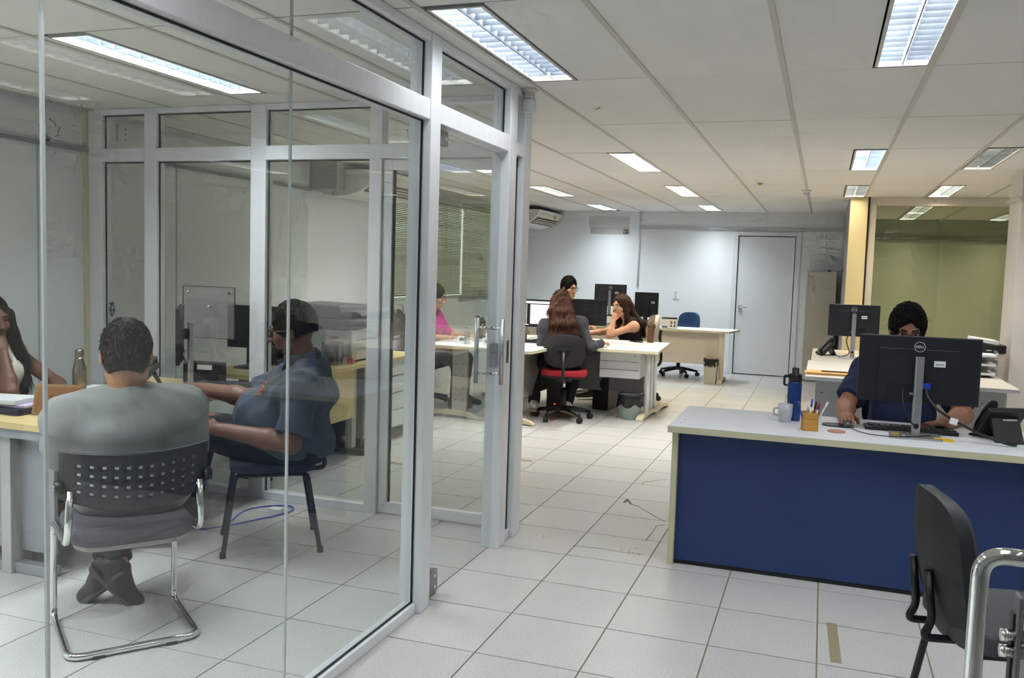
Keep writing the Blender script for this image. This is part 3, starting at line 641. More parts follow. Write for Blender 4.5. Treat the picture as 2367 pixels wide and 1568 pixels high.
def visitor_chair(loc, rz, lab, seatc, backc, shellc=None, tube=None, name='visitor_chair', backw=.42, backh=.36, backz=.70, lean=.22, thick=.035, pad=False):
    t = thing(name, lab, 'chair', loc, rz); TB = tube or BLACKM
    SM = M('chair_seat_'+seatc, seatc, .8, var=.1, vs=50, bump=.2, bs=400); BK = M('chair_backrest_'+backc, backc, .55, var=.1, bump=.1, bs=300)
    cushion(MB(), .45, .43, .425, .47 if not pad else .49, .09, 0, .0).build('seat', SM, t, bevel=.016, seg=3)
    for sx in (-1, 1):
        MB().tube([(sx*.165, .17, .41), (sx*.185, .19, .40), (sx*.205, .245, .012)], .0125, rc=.03).build('leg', TB, t)
        MB().tube([(sx*.165, -.15, .41), (sx*.185, -.17, .40), (sx*.205, -.235, .012)], .0125, rc=.03).build('leg', TB, t)
        MB().cyl((sx*.165, -.15, .41), (sx*.165, .17, .41), .0125).build('seat_rail', TB, t)
        for y in (.246, -.236): MB().cyl((sx*.205, y, 0), (sx*.205, y, .03), .016, .0145).build('foot_cap', RUBBER, t)
        yb = lambda z: -.235-thick-lean*(z-backz)+.03*((z-backz)/(backh/2))**2-.006
        MB().tube([(sx*.075, .02, .415), (sx*.075, -.285, .415), (sx*.075, yb(backz-.14)-.01, backz-.17), (sx*.075, yb(backz-.02), backz-.01)], .0125, rc=.08, seg=7).build('back_tube', TB, t)
    for y in (.12, -.1): MB().cyl((-.165, y, .41), (.165, y, .41), .009).build('cross_bar', TB, t)
    back_shell(MB(), backw, backh, backz, -.235, curve=.05, lean=lean, thick=thick).build('backrest', BK, t, bevel=.011, seg=3, ang=50)
    if pad: back_shell(MB(), backw-.02, backh-.02, backz, -.222, curve=.05, lean=lean, thick=.02).build('back_pad', M('back_pad_'+seatc, seatc, .9, var=.2, vs=120, bump=.3, bs=600), t)
    return t
def leg_panel(t, x, y0, y1, ztop, mat, name='leg', holes=True, ax='y', w=.16):
    MB().box(x-.02, x+.02, (y0+y1)/2-w/2, (y0+y1)/2+w/2, .05, ztop).build(name, mat, t, bevel=.003)
def arch_foot(t, p0, p1, mat, w=.06):
    """arched desk foot between two floor points"""
    p0, p1 = Vector(p0), Vector(p1); d = p1-p0; L = d.length; a = face_angle(d.x, d.y)
    n = 14; up = [(L*k/n, .02+.055*math.sin(PI*min(1, max(0, k/n)))**.6) for k in range(n+1)]; lo = [(L*k/n, .0+.028*max(0, math.sin(PI*k/n))**.8) for k in range(n+1)]
    o = MB().prism(up+lo[::-1], -w/2, w/2, 0).build('foot', mat, t, bevel=.004); 
    o.location = p0; o.rotation_euler = (0, 0, a); return o
def desk_top(t, poly, z=.73, th=.03, top=LAMI, edge=CREAM):
    MB().prism(poly, z-th, z-.0015, 2).build('top_core', edge, t, bevel=.003)
    MB().prism(poly, z-.0015, z, 2).build('desk_top', top, t)
def bottle(name, loc, lab, prof, mat, capprof, capmat, cat='bottle', loop=None):
    t = thing(name, lab, cat, loc)
    MB().lathe(prof, n=28).build('body', mat, t); MB().lathe(capprof, n=24).build('cap', capmat, t)
    if loop: MB().tube(loop, .006, rc=.015).build('carry_loop', capmat, t)
    return t
def paper_sheet(loc, rz, lab, w=.21, h=.297, mt=None, name='paper_sheet', th=.0012, n=1):
    t = thing(name, lab, 'paper', loc, rz)
    for k in range(n): MB().obox((random.uniform(-.006, .006), random.uniform(-.006, .006), th*(k+.5)), (w, h, th), rotz(random.uniform(-.04, .04) if n > 1 else 0)).build('sheet', mt or PAPER, t)
    return t
def calendar(loc, rz, lab):
    t = thing('desk_calendar', lab, 'calendar', loc, rz); R = Matrix.Rotation(math.radians(-14), 3, 'X'); yo = 0
    W, Hh = .215, .155
    def P(x, y, z): v = R @ Vector((x, y, z)); return (v.x, v.y, v.z+.0)
    MB().obox(P(0, 0, Hh/2+.004), (W, .002, Hh), R).build('front_card', M('calendar_card', 'e8e2d6', .7), t)
    MB().obox((0, .075, Hh/2), (W, .002, Hh), Matrix.Rotation(math.radians(14), 3, 'X')).build('back_card', M('calendar_back', '3a3432', .7), t)
    MB().box(-W/2, W/2, 0.0, .076, 0, .002).build('foot_card', M('calendar_back', '3a3432', .7), t)
    MB().obox(P(0, -.0015, Hh-.008), (W, .001, .022), R).build('header', M('calendar_header', '39363a', .6), t)
    MB().obox(P(-.06, -.0015, .022), (.075, .001, .026), R).build('photo_strip', M('calendar_photo', '6c6a68', .6), t)
    q = MB()
    for cx, cz in ((.03, .098), (.078, .098), (.03, .05), (.078, .05)):
        n = 12; c = P(cx, -.0016, cz); vs = [Vector(c)+R @ Vector((.009*math.cos(2*PI*k/n), 0, .011*math.sin(2*PI*k/n))) for k in range(n)]; q.add(vs, [tuple(range(n))])
        vs = [Vector(c)+R @ Vector(v) for v in ((-.018, 0, -.024), (.018, 0, -.024), (.014, 0, -.014), (.004, 0, -.008), (-.004, 0, -.008), (-.014, 0, -.014))]; q.add(vs, [tuple(range(6))])
    q.build('portrait_print', M('calendar_ink', '4d3f3a', .7), t)
    for k in range(10): MB().cyl((-W/2+.02+k*.02, .036, Hh-.002), (-W/2+.024+k*.02, .036, Hh+.004), .004, n=8).build('ring', BLACKM, t)
    return t
def cable(name, pts, r, mt, lab): return MB().curve(pts, r).build(name, mt, label=lab, cat='cable')

# ================================================================ front desk, right
BLUE = M('blue_panel', '243b70', .55, var=.1, vs=3, bump=.1, bs=200)
ZD = .73
t = thing('reception_desk', 'large desk with blue front panel in the right foreground', 'desk', (0, 0, 0))
desk_top(t, [(-.71, 4.49), (1.42, 4.49), (1.42, 5.25), (-.71, 5.25)], ZD, .034)
MB().box(-.66, 1.36, 4.565, 4.585, .022, ZD-.034).build('front_panel', BLUE, t)
MB().box(-.66, 1.36, 4.567, 4.583, .0, .022).build('plinth_gap', M('gap_shade_dark', '1c1d22', .8), t)  # dark strip paints the shade in the gap under the panel
MB().box(-.69, -.66, 4.53, 5.2, 0, ZD-.034).build('side_panel', CREAM, t, bevel=.002)
MB().box(1.36, 1.39, 4.53, 5.2, 0, ZD-.034).build('side_panel', CREAM, t, bevel=.002)
for x, y in ((-.66, 4.62), (-.655, 4.72)): MB().cyl((x, y, ZD-.001), (x, y, ZD+.0008), .006, n=10).build('screw_cap', M('screw_grey', 'a4a6aa', .5), t)
mon1 = monitor((.468, 4.79, ZD), 0, 'wide black monitor seen from behind on the blue-fronted desk', w=.56, h=.335, zc=.33)
cb = MB().curve([(.40, 4.80, .98), (.40, 4.76, .90), (.43, 4.755, .83), (.455, 4.765, .795), (.50, 4.79, .80), (.56, 4.83, .775), (.60, 4.9, .74)], .004); cb.build('monitor_cable', BLACKP, label='thin black cable hanging from the left ports of the front monitor', cat='cable')
MB().curve([(.505, 4.795, .985), (.51, 4.755, .94), (.56, 4.72, .88), (.66, 4.72, .82), (.76, 4.74, .775), (.86, 4.72, .745), (.905, 4.74, .738)], .0065).build('video_cable', BLACKP, label='thick black video cable running down to the front desk phone', cat='cable')
MB().box(.487, .523, 4.785, 4.80, .972, 1.0).build('video_plug', M('blue_plug', '1d3fb5', .4), label='blue video plug in the back of the front monitor', cat='plug')
t = MB().obox((.625, 4.70, .835), (.036, .001, .03), Matrix.Rotation(.25, 3, 'Y')).build('cable_tag', STICK, label='white paper tag on the front video cable', cat='tag')
keyboard((.46, 4.98, ZD), PI+.02, 'black keyboard before the man at the blue-fronted desk')
MB().prism(rrect(.16, .12, .055, 6), 0, .006, 2).build('mouse_pad', BLACKP, loc=(.11, 4.95, ZD), label='black mouse pad with wrist rest on the front desk', cat='mouse pad', bevel=.002)
mouse((.155, 4.95, ZD+.006), PI, 'dark silver mouse under the right hand at the front desk', M('mouse_silver', '5a5d62', .25, .4))
phone((.86, 4.93, ZD), .35, 'black desk phone on the right end of the blue-fronted desk', 1.0)
# bottle, mug, pen pot, coaster
BLUEB = M('scuffed_blue_enamel', '1f4186', .35, .2, var=.15, col2='6f7f95', c2s=40, c2t=.66)
bottle('water_bottle', (-.118, 5.02, ZD), 'tall scuffed blue steel bottle with black cap on the front desk', [(0, 0), (.035, 0), (.036, .004), (.036, .20), (.034, .207), (.03, .213)], BLUEB, [(.0, .285), (.016, .285), (.018, .28), (.018, .255), (.033, .25), (.034, .245), (.034, .213), (.03, .211)], M('bottle_cap_navy', '17191f', .4), loop=[(-.034, 0, .238), (-.056, 0, .24), (-.056, 0, .19), (-.038, 0, .188)])
t = thing('mug', 'pale grey mug beside the blue steel bottle', 'mug', (-.158, 4.94, ZD)); MUG = M('mug_grey', 'c2c6cc', .3)
MB().lathe([(0, 0), (.027, 0), (.031, .004), (.037, .05), (.038, .095), (.035, .095), (.03, .02), (0, .008)], n=28).build('cup', MUG, t)
MB().tube([(-.034, 0, .07), (-.058, 0, .072), (-.06, 0, .035), (-.032, 0, .03)], .0055, rc=.02).build('handle', MUG, t)
t = thing('pen_holder', 'square kraft cardboard pen holder on the front desk', 'pen holder', (-.03, 4.735, ZD), .12); KR = M('kraft_board', 'c99546', .7, var=.08)
w_ = .038
MB().box(-w_, w_, -w_, -w_+.003, 0, .092).box(-w_, w_, w_-.003, w_, 0, .092).box(-w_, -w_+.003, -w_, w_, 0, .092).box(w_-.003, w_, -w_, w_, 0, .092).box(-w_, w_, -w_, w_, 0, .004).build('box', KR, t)
MB().box(-w_-.0004, w_+.0004, -w_-.0004, -w_, .062, .064).box(-w_-.0004, w_+.0004, -w_-.0004, -w_, .075, .0765).build('score_line', M('kraft_dark', '8a5f22', .8), t)
for k, (dx, dy, tx, ty, colr, lab, L) in enumerate(((-.025, 0, -.035, .0, '2a46b8', 'blue pen leaning left in the kraft pen holder', .14), (-.006, .01, .012, .02, '2b5fd6', 'blue capped pen upright in the kraft pen holder', .15), (.005, -.01, .022, 0, '202124', 'black marker in the kraft pen holder', .145), (.014, 0, .03, .01, 'b02447', 'crimson pen in the kraft pen holder', .138), (.02, .005, .062, .01, 'e6e8ec', 'white pen leaning far right in the kraft pen holder', .155), (-.012, -.012, .0, -.01, 'd7dadd', 'clear white pen in the middle of the kraft pen holder', .125))):
    t = thing('pen', lab, 'pen', (-.03+dx, 4.735+dy, ZD+.006)); d = Vector((tx, ty, .14)).normalized()
    MB().cyl((0, 0, 0), d*L*.75, .004, n=8).build('barrel', M('pen_white' if k in (1, 3, 4) else 'pen_'+colr, 'e6e8ec' if k in (1, 3, 4) else colr, .35), t); MB().cyl(d*L*.74, d*L, .0055, n=8).build('pen_cap', M('pen_'+colr, colr, .35), t)
MB().lathe([(.0, 0), (.042, 0), (.042, .006), (.0, .006)], n=28).build('coaster', M('terracotta', 'c58f78', .8), loc=(.10, 4.74, ZD), label='round terracotta coaster on the front desk', cat='coaster')
t = thing('clear_adapter', 'small clear plastic gadget with yellow inside, before the monitor stand', 'gadget', (.37, 4.72, ZD))
MB().prism(rrect(.055, .03, .008), 0, .034, 2).build('shell', glass_mat('clear_plastic', 'f2f4f2', .05, 1.2, dirt=.12), t); MB().box(-.018, .018, -.008, .008, .006, .024).build('core', M('yellow_core', 'cdb45a', .5), t); MB().cyl((.028, 0, .012), (.05, 0, .012), .006).build('plug', GREYST, t)
MB().prism([(-.04, -.012), (.05, -.016), (.03, .016), (-.035, .012)], 0, .012, 2).build('sticky_notes', M('yellow_note', 'e8c02c', .7), loc=(.585, 4.735, ZD), label='yellow sticky note pad under the front monitor stand', cat='note')
MB().curve([(.16, 4.90, .74), (.2, 4.8, .735), (.27, 4.72, .735), (.38, 4.68, .741), (.45, 4.72, .742), (.54, 4.80, .742)], .0022).build('mouse_cable', BLACKP, label='thin mouse cable looping round the front monitor base', cat='cable')
# foreground chair
visitor_chair((.605, 3.05, 0), face_angle(.98, .20), 'black padded visitor chair in the right foreground before the blue panel', '4a4d50', '26272a', name='visitor_chair', backw=.42, backh=.45, backz=.635, lean=.16, thick=.04, pad=True)

# ================================================================ right hand desks behind
GLEG = M('desk_leg_grey', 'b4b6ba', .45, .2)
for y0, y1, x0, x1, lab in ((7.33, 8.80, -.10, 1.40, 'grey-white desk behind the man at the right, holding folders'), (8.82, 10.30, -.075, 1.40, 'farther grey-white desk at the right with monitor and phone')):
    t = thing('office_desk', lab, 'desk', (0, 0, 0)); desk_top(t, [(x0, y0), (x1, y0), (x1, y1), (x0, y1)], ZD, .028, BEIGE, LAMI)
    for x in (x0+.08, x1-.28):
        MB().box(x, x+.2, y0+.10, y0+.15, .04, ZD-.028).build('leg', GLEG, t, bevel=.003); MB().box(x, x+.2, y1-.2, y1-.15, .04, ZD-.028).build('leg', GLEG, t, bevel=.003)
        MB().box(x+.03, x+.17, y0+.03, y1-.08, .0, .04).build('foot', GLEG, t, bevel=.006)
        for z in (.2, .4, .6): MB().cyl((x+.05, y0+.099, z), (x+.05, y0+.104, z), .006, n=8).build('cable_hole', BLACKP, t)
    MB().box(x0+.28, x1-.28, y0+.2, y0+.22, .3, ZD-.03).build('modesty_panel', BEIGE, t)
monitor((.30, 9.36, ZD), .02, 'black monitor seen from behind on the farther right desk', w=.475, h=.315, zc=.365)
phone((.05, 9.50, ZD), 2.0, 'black desk phone beside the farther right monitor', .9)
MB().curve([(.15, 9.35, .75), (.2, 9.28, .735), (.3, 9.3, .735), (.42, 9.25, .735)], .005).build('network_cable', M('blue_cable', '2540b4', .4), label='blue network cable on the farther right desk', cat='cable')
MB().curve([(.28, 9.38, 1.0), (.24, 9.33, .9), (.27, 9.3, .78), (.2, 9.28, .74)], .005).build('power_cable', BLACKP, label='black cable below the farther right monitor', cat='cable')
for k, (x, y, a, c, lab) in enumerate(((.1, 7.62, .05, 'b98a4d', 'kraft folder at the bottom on the desk behind the man'), (.12, 7.63, -.03, 'd0a463', 'lighter kraft folder on top on the desk behind the man'))):
    MB().obox((0, 0, .004), (.42, .26, .007), rotz(a)).build('folder', M('folder_'+c, c, .7), loc=(x, y, ZD+.008*k), label=lab, cat='folder')
MB().box(-.1, .1, -.02, .02, 0, .008).build('clip_strip', M('folder_strip', '5c4a35', .6), loc=(.12, 7.63, ZD+.0165), label='dark strip lying on the kraft folders', cat='clip')
paper_sheet((.45, 9.55, ZD), .2, 'white paper sheets behind the farther right monitor', n=2)
# paper trays and black scanner at the pillar
t = thing('document_tray', 'clear acrylic stacked document tray on the right desk', 'tray', (1.26, 8.25, ZD)); CLP = glass_mat('clear_acrylic', 'eceff2', .03, 1.2, dirt=.25)
for k in range(3):
    z = .02+.075*k; MB().box(-.11, .11, -.15, .15, z, z+.003).build('tray', CLP, t)
    for x in (-.11, .107): MB().box(x, x+.003, -.15, .15, z, z+.05).build('tray_wall', CLP, t)
    MB().box(-.1, .1, -.14, .14, z+.003, z+.02).build('paper_stack', PAPER, t)
t = thing('document_scanner', 'black flat scanner with papers on top beside the pillar', 'scanner', (1.335, 8.53, ZD))
MB().box(-.13, .13, -.2, .2, .19, .26).build('body', BLACKP, t, bevel=.008); MB().box(-.12, .12, -.19, .19, 0, .19).build('paper_pile', M('paper_pile', 'd2c8bf', .8, var=.25, vs=3, stretch=(1, 1, 60)), t)
MB().box(-.02, .02, -.202, -.199, .21, .216).build('badge', STICK, t)
MB().obox((-.02, 0, .285), (.2, .3, .03), Matrix.Rotation(.12, 3, 'Y')).build('papers', PAPER, t)

# metal cabinet by the far wall
t = thing('metal_cabinet', 'tall narrow beige metal cabinet at the far wall by the white door', 'cabinet', (-.035, 13.71, 0)); CABM = M('cabinet_beige', 'c3bcb0', .45, .1)
MB().box(-.205, .205, -.2, .2, .03, 1.6).build('body', CABM, t, bevel=.003); MB().box(-.2, .2, -.212, -.2, .05, 1.59).build('door', CABM, t, bevel=.002)
MB().tube([(-.18, -.212, 1.38), (-.18, -.24, 1.4), (-.18, -.24, 1.5), (-.18, -.212, 1.52)], .004, rc=.02).build('handle', ALU2, t); MB().box(-.2, .2, -.19, .19, 0, .03).build('plinth', GREYST, t)
MB().box(.08, .12, -.05, .02, 1.6, 1.625).build('padlock_box', BLACKP, loc=(-.035, 13.71, 0), label='tiny black box on top of the beige metal cabinet', cat='box', bevel=.003)

# ================================================================ island desks in the middle
FOOTM = M('cream_foot', 'd6cdb0', .45); LEGM = M('island_leg_grey', 'b7b5b2', .45, .15)
t = thing('office_desk', 'desk with the woman in pink, its short end facing the viewer', 'desk')
desk_top(t, [(-3.74, 8.03), (-3.10, 7.99), (-3.10, 9.95), (-3.74, 9.95)], ZD)
MB().box(-3.46, -3.30, 8.16, 8.20, .06, ZD-.03).build('leg', LEGM, t, bevel=.003); MB().box(-3.46, -3.30, 9.72, 9.76, .06, ZD-.03).build('leg', LEGM, t, bevel=.003)
arch_foot(t, (-3.80, 8.17, 0), (-3.14, 8.13, 0), FOOTM); arch_foot(t, (-3.74, 9.74, 0), (-3.14, 9.74, 0), FOOTM)
for i in range(2):
    for z in (.18, .3, .42, .54): MB().cyl((-3.42+.08*i, 8.158, z), (-3.42+.08*i, 8.163, z), .007, n=8).build('bolt_hole', BLACKP, t)
MB().box(-3.135, -3.115, 8.25, 9.7, .3, ZD-.03).build('modesty_panel', LEGM, t)
t = thing('corner_desk', 'cream-edged corner desk with drawers in the middle of the office', 'desk')
desk_top(t, [(-3.08, 7.98), (-2.60, 7.93), (-2.565, 7.96), (-2.53, 8.45), (-2.55, 8.74), (-2.47, 8.87), (-2.3, 8.87), (-2.2, 8.72), (-2.1, 8.68), (-1.50, 8.71), (-1.585, 9.95), (-3.08, 9.95)], ZD)
MB().box(-2.96, -2.80, 8.12, 8.16, .06, ZD-.03).build('leg', LEGM, t, bevel=.003); arch_foot(t, (-3.12, 8.1, 0), (-2.55, 8.06, 0), FOOTM)
for k, y in enumerate((9.02, 9.22, 9.42)): MB().cyl((-1.655, y, .05), (-1.655, y, ZD-.03), .028 if k != 1 else .024).build('leg_tube', ALU, t)
MB().box(-1.68, -1.63, 8.9, 9.55, ZD-.06, ZD-.03).build('leg_head', FOOTM, t)
arch_foot(t, (-1.69, 8.84, 0), (-1.655, 9.55, 0), FOOTM, .075); arch_foot(t, (-1.655, 9.45, 0), (-1.62, 10.02, 0), FOOTM, .075)
MB().box(-2.75, -1.75, 9.35, 9.37, .22, ZD-.03).build('modesty_panel', M('modesty_grey', '8d8c8a', .5), t)
MB().box(-2.78, -2.76, 8.3, 9.35, .22, ZD-.03).build('modesty_panel', M('modesty_grey', '8d8c8a', .5), t)
dw = MB().box(-2.125, -1.715, 8.87, 9.33, .425, ZD-.032).build('drawer_body', LAMI, t, bevel=.002)
for z0, z1 in ((.60, .692), (.515, .595), (.43, .51)): MB().box(-2.12, -1.72, 8.852, 8.87, z0, z1).build('drawer_front', M('drawer_face', 'd8dade', .4, var=.03), dw, bevel=.002)
MB().cyl((-1.76, 8.853, .655), (-1.76, 8.846, .655), .009, n=12).build('drawer_lock', GREYST, dw)
# monitors on the island
scr = M('lit_document_screen', 'd9dbe6', .2, emit='dfe2ef', es=.9); DKS = M('dark_app_screen', '1b1a20', .2, emit='2a2830', es=.5)
t = monitor((-2.86, 9.22, ZD), PI-.06, 'lit monitor with an open document before the woman with long brown hair', w=.50, h=.30, zc=.30, neck='black', logo=False, sticker=False, screen=DKS, ports=False)
pn = [c for c in t.children if c.name.startswith('panel')][0]
def onscr(x0, x1, z0, z1, nm, mt): MB().box(-x1, -x0, .0728, .0735, .30+z0, .30+z1).build(nm, mt, pn)
onscr(-.235, .235, .105, .13, 'toolbar', scr); onscr(-.235, -.135, -.13, -.122, 'status_bar', scr)
for k in range(4): onscr(-.215, -.18, .05-.052*k, .09-.052*k, 'page_thumbnail', scr)
onscr(-.165, -.160, -.12, .095, 'scroll_bar', scr); onscr(-.12, .12, -.115, .095, 'document_page', M('document_page', 'f2eeee', .3, emit='efe9ea', es=.8))
q = MB()
for k in range(14): q.box(-.10, .10-(.05 if k % 4 == 3 else 0), .0736, .0739, .30+.08-.0135*k, .30+.083-.0135*k)
q.build('document_text', M('document_ink', '9a9597', .5), pn)
monitor((-2.47, 9.55, ZD), .12, 'black monitor seen from behind, right of the woman with long brown hair', w=.46, h=.29, zc=.315, neck='black', logo=False, sticker=False)
monitor((-3.56, 9.98, ZD), -.25, 'black monitor just left of the corner post, behind the woman in pink', w=.46, h=.3, zc=.35, neck='black', logo=False, sticker=True)
keyboard((-2.80, 8.92, ZD), -.1, 'black keyboard before the lit document monitor'); 
t = thing('calculator_printer', 'dark desk calculator with cream top beside the document monitor', 'calculator', (-3.03, 8.85, ZD), .1)
MB().prism([(-.11, 0), (.11, 0), (.11, .09), (.03, .10), (-.11, .04)], -.09, .09, 0).build('body', M('calculator_dark', '3d3a37', .5), t, bevel=.006); MB().box(-.07, .07, .02, .1, .095, .115).build('paper_cover', M('calculator_cream', 'c6b98d', .5), t, bevel=.004)
MB().box(-.16, .16, -.11, .11, 0, .11).build('desktop_computer', BLACKP, loc=(-2.86, 9.30, ZD-.0), label='low black computer case lying under the document monitor', cat='computer', bevel=.006) if False else None
paper_sheet((-2.60, 8.62, ZD), .5, 'white paper sheet at the elbow of the woman with long brown hair')
paper_sheet((-2.12, 9.72, ZD), 1.35, 'white papers under the elbow of the woman in the black top', n=2)
t = thing('mobile_phone', 'dark smartphone lying on the corner desk near the brown bottle', 'phone', (-1.94, 9.78, ZD), 1.2); MB().prism(rrect(.075, .15, .012), 0, .009, 2).build('body', BLACKG, t, bevel=.002); MB().box(-.033, .033, -.07, .07, .009, .0094).build('screen', SCREENOFF, t)
BRN = M('brown_bottle', '6b4a33', .5, var=.1)
bottle('water_bottle', (-1.79, 9.84, ZD), 'matte brown drinking bottle on the corner desk', [(0, 0), (.036, 0), (.038, .004), (.038, .155), (.034, .165)], BRN, [(.034, .165), (.035, .17), (.035, .195), (.028, .2), (.02, .205), (.02, .228), (.0, .232)], M('brown_cap', '573c2b', .5), loop=[(.03, 0, .19), (.045, 0, .205), (.045, 0, .165), (.037, 0, .16)])
MB().box(-.03, .03, -.002, .002, 0, .0006).build('pencil_stub', M('yellow_note', 'e8c02c', .7), loc=(-2.03, 9.74, ZD), label='short yellow pencil stub beside the smartphone', cat='pencil') 
# items of the woman in pink
bottle('tumbler', (-3.50, 9.05, ZD), 'black tumbler with flip lid before the woman in pink', [(0, 0), (.036, 0), (.04, .1), (.042, .17)], M('tumbler_steel', '3d3f3c', .35, .4), [(.043, .17), (.043, .19), (.03, .20), (.02, .22), (.012, .235), (0, .235)], BLACKP, 'tumbler', loop=[(-.02, 0, .2), (-.05, 0, .25), (-.065, 0, .235)])
for x, y, c, cc, lab in ((-3.36, 8.28, 'dfe8e6', '4aa05a', 'clear plastic bottle with green cap on the desk of the woman in pink'), (-3.2, 8.55, 'bfe0e4', '5b8fd0', 'pale blue plastic bottle near the door handle'), (-3.13, 8.5, 'a9d8d4', 'd8e6ea', 'teal plastic bottle right of the pale blue one')):
    bottle('plastic_bottle', (x, y, ZD), lab, [(0, 0), (.028, 0), (.031, .01), (.029, .05), (.031, .09), (.029, .12), (.014, .155), (.012, .165)], glass_mat('pet_'+c, c, .03, 1.3, dirt=.08), [(.014, .16), (.014, .18), (0, .18)], M('cap_'+cc, cc, .4))
for x, y, lab in ((-3.42, 8.3, 'small photo card leaning by the clear bottle'), (-3.12, 8.22, 'small white photo card standing before the teal bottle')):
    t = thing('photo_card', lab, 'card', (x, y, ZD), .15); MB().obox((0, 0, .04), (.1, .002, .08), Matrix.Rotation(-.2, 3, 'X')).build('card', STICK, t); MB().obox((0, -.002, .045), (.06, .001, .03), Matrix.Rotation(-.2, 3, 'X')).build('picture', M('card_print', '66676b', .6), t)
paper_sheet((-3.35, 8.8, ZD), .1, 'loose papers before the woman in pink', mt=M('paper_grey', '9fa0a4', .7))
task_chair((-2.42, 8.60, 0), face_angle(-.22, .97), 'office chair with red seat and black back holding the woman with long hair', seat='a31f2b', back='1b1b1d', base_rot=.35, backz=.71, seat_z=.47)
bin_round((-1.815, 8.98, 0), 'round grey-green bin with black bag beside the corner desk leg')
# dark computer cases under the corner desk
t = thing('computer_tower', 'black computer tower with a red power light under the corner desk', 'computer', (-2.62, 9.1, 0), .1)
MB().box(-.09, .09, -.2, .2, .01, .38).build('case', BLACKP, t, bevel=.006); MB().cyl((0, -.2, .1), (0, -.204, .1), .008, n=10).build('power_light', M('red_light', 'ff3010', .4, emit='ff2a10', es=6), t)
t = thing('computer_tower', 'black computer tower under the corner desk behind the drawers', 'computer', (-2.2, 9.55, 0), -.1); MB().box(-.09, .09, -.2, .2, .01, .36).build('case', BLACKP, t, bevel=.006); MB().box(-.06, .06, -.202, -.199, .25, .33).build('drive_bay', M('port_dark', '0e0f12', .6), t)
# seat of the woman in the black top
task_chair((-2.06, 10.40, 0), face_angle(-.85, -.35), 'office chair with pale mesh back under the woman in the black top', seat='2b2c30', back='b9b0a4', base_rot=.6, backz=.80, back_h=.42)
task_chair((-3.98, 8.72, 0), face_angle(1, .1), 'black office chair under the woman in pink', seat='26272b', back='1d1e20', base_rot=.1)

# ================================================================ far desk
t = thing('office_desk', 'long cream desk with beige front panel at the far wall', 'desk')
desk_top(t, [(-3.45, 12.50), (-1.19, 12.50), (-1.10, 13.14), (-3.45, 13.14)], ZD)
MB().box(-3.35, -1.33, 12.60, 12.62, .25, ZD-.03).build('front_panel', BEIGE, t)
for x in (-1.29, -3.38):
    MB().box(x-.03, x+.03, 12.57, 12.63, .05, ZD-.03).build('leg', FOOTM, t, bevel=.004); arch_foot(t, (x, 12.44, 0), (x, 13.05, 0), FOOTM)
monitor((-2.95, 12.78, ZD), .10, 'tilted wide black monitor on the far desk behind the woman in the black top', w=.47, h=.32, zc=.43, neck='silver', tilt=-.12)
monitor((-2.42, 12.82, ZD), .05, 'older black monitor on the far desk left of the wall outlet', w=.345, h=.36, zc=.31, neck='black', logo=False)
calendar((-2.86, 12.56, ZD), .1, 'desk calendar with four portraits, left of two on the far desk'); calendar((-2.03, 12.55, ZD), .08, 'desk calendar with four portraits, right of two on the far desk')
t = thing('paper_shredder_tray', 'black wire document tray on the far desk below the older monitor', 'tray', (-2.33, 12.62, ZD))
MB().box(-.13, .13, -.05, .1, 0, .1).build('box', BLACKP, t, bevel=.004)
for k in range(10): MB().box(-.125+k*.012, -.119+k*.012, -.053, -.05, .01, .09).build('grille_bar', GREYST, t)
for x, c, lab in ((-2.55, '6a6b6e', 'grey desk organiser on the far desk beside the wide monitor'),):
    t = thing('desk_organiser', lab, 'organiser', (x, 12.72, ZD)); MB().box(-.05, .05, -.04, .04, 0, .14).build('box', M('organiser_'+c, c, .5), t, bevel=.003); MB().cyl((0, 0, .14), (.02, 0, .2), .006).build('pen', BLACKP, t)
paper_sheet((-1.75, 12.75, ZD), .2, 'white papers on the far desk before the blue chair', n=2)
task_chair((-1.97, 13.18, 0), face_angle(-.6, -.8), 'office chair with bright blue curved back behind the far desk', seat='1f3a6a', back='1c4066', base_rot=.3, backz=.76, back_h=.36)
t = thing('waste_bin', 'rectangular beige waste bin with black bag at the far desk leg', 'bin', (-1.415, 12.5, 0))
MB().add([(-.075, -.1, 0), (.075, -.1, 0), (.075, .1, 0), (-.075, .1, 0), (-.09, -.12, .31), (.09, -.12, .31), (.09, .12, .31), (-.09, .12, .31)], [(3, 2, 1, 0), (0, 1, 5, 4), (1, 2, 6, 5), (2, 3, 7, 6), (3, 0, 4, 7)]).build('bucket', M('bin_beige', 'b9b2a4', .5), t)
MB().grid(lambda u, v: ((.096+.004*math.sin(20*u))*math.cos(2*PI*u)*1.15 if abs(math.cos(2*PI*u)) < .8 else math.copysign(.097, math.cos(2*PI*u)), .126*max(-1, min(1, 1.3*math.sin(2*PI*u))), .25+.10*v+.01*math.sin(9*u*2*PI)*(1-v)), 36, 3).build('bin_liner', M('black_bag', '1d1f21', .25), t)
# left cabinets with bags
t = thing('low_cabinet', 'low grey cabinet with drawers under the window blinds', 'cabinet', (-4.47, 9.1, 0))
MB().box(-.2, .15, -.75, .75, .05, .72).build('body', LAMI, t, bevel=.003); MB().box(-.21, .17, -.77, .77, .72, .745).build('top', LAMI, t, bevel=.003)
for z0, z1 in ((.56, .70), (.41, .55)): MB().box(.15, .162, -.74, -.2, z0, z1).build('drawer_front', LAMI, t, bevel=.002)

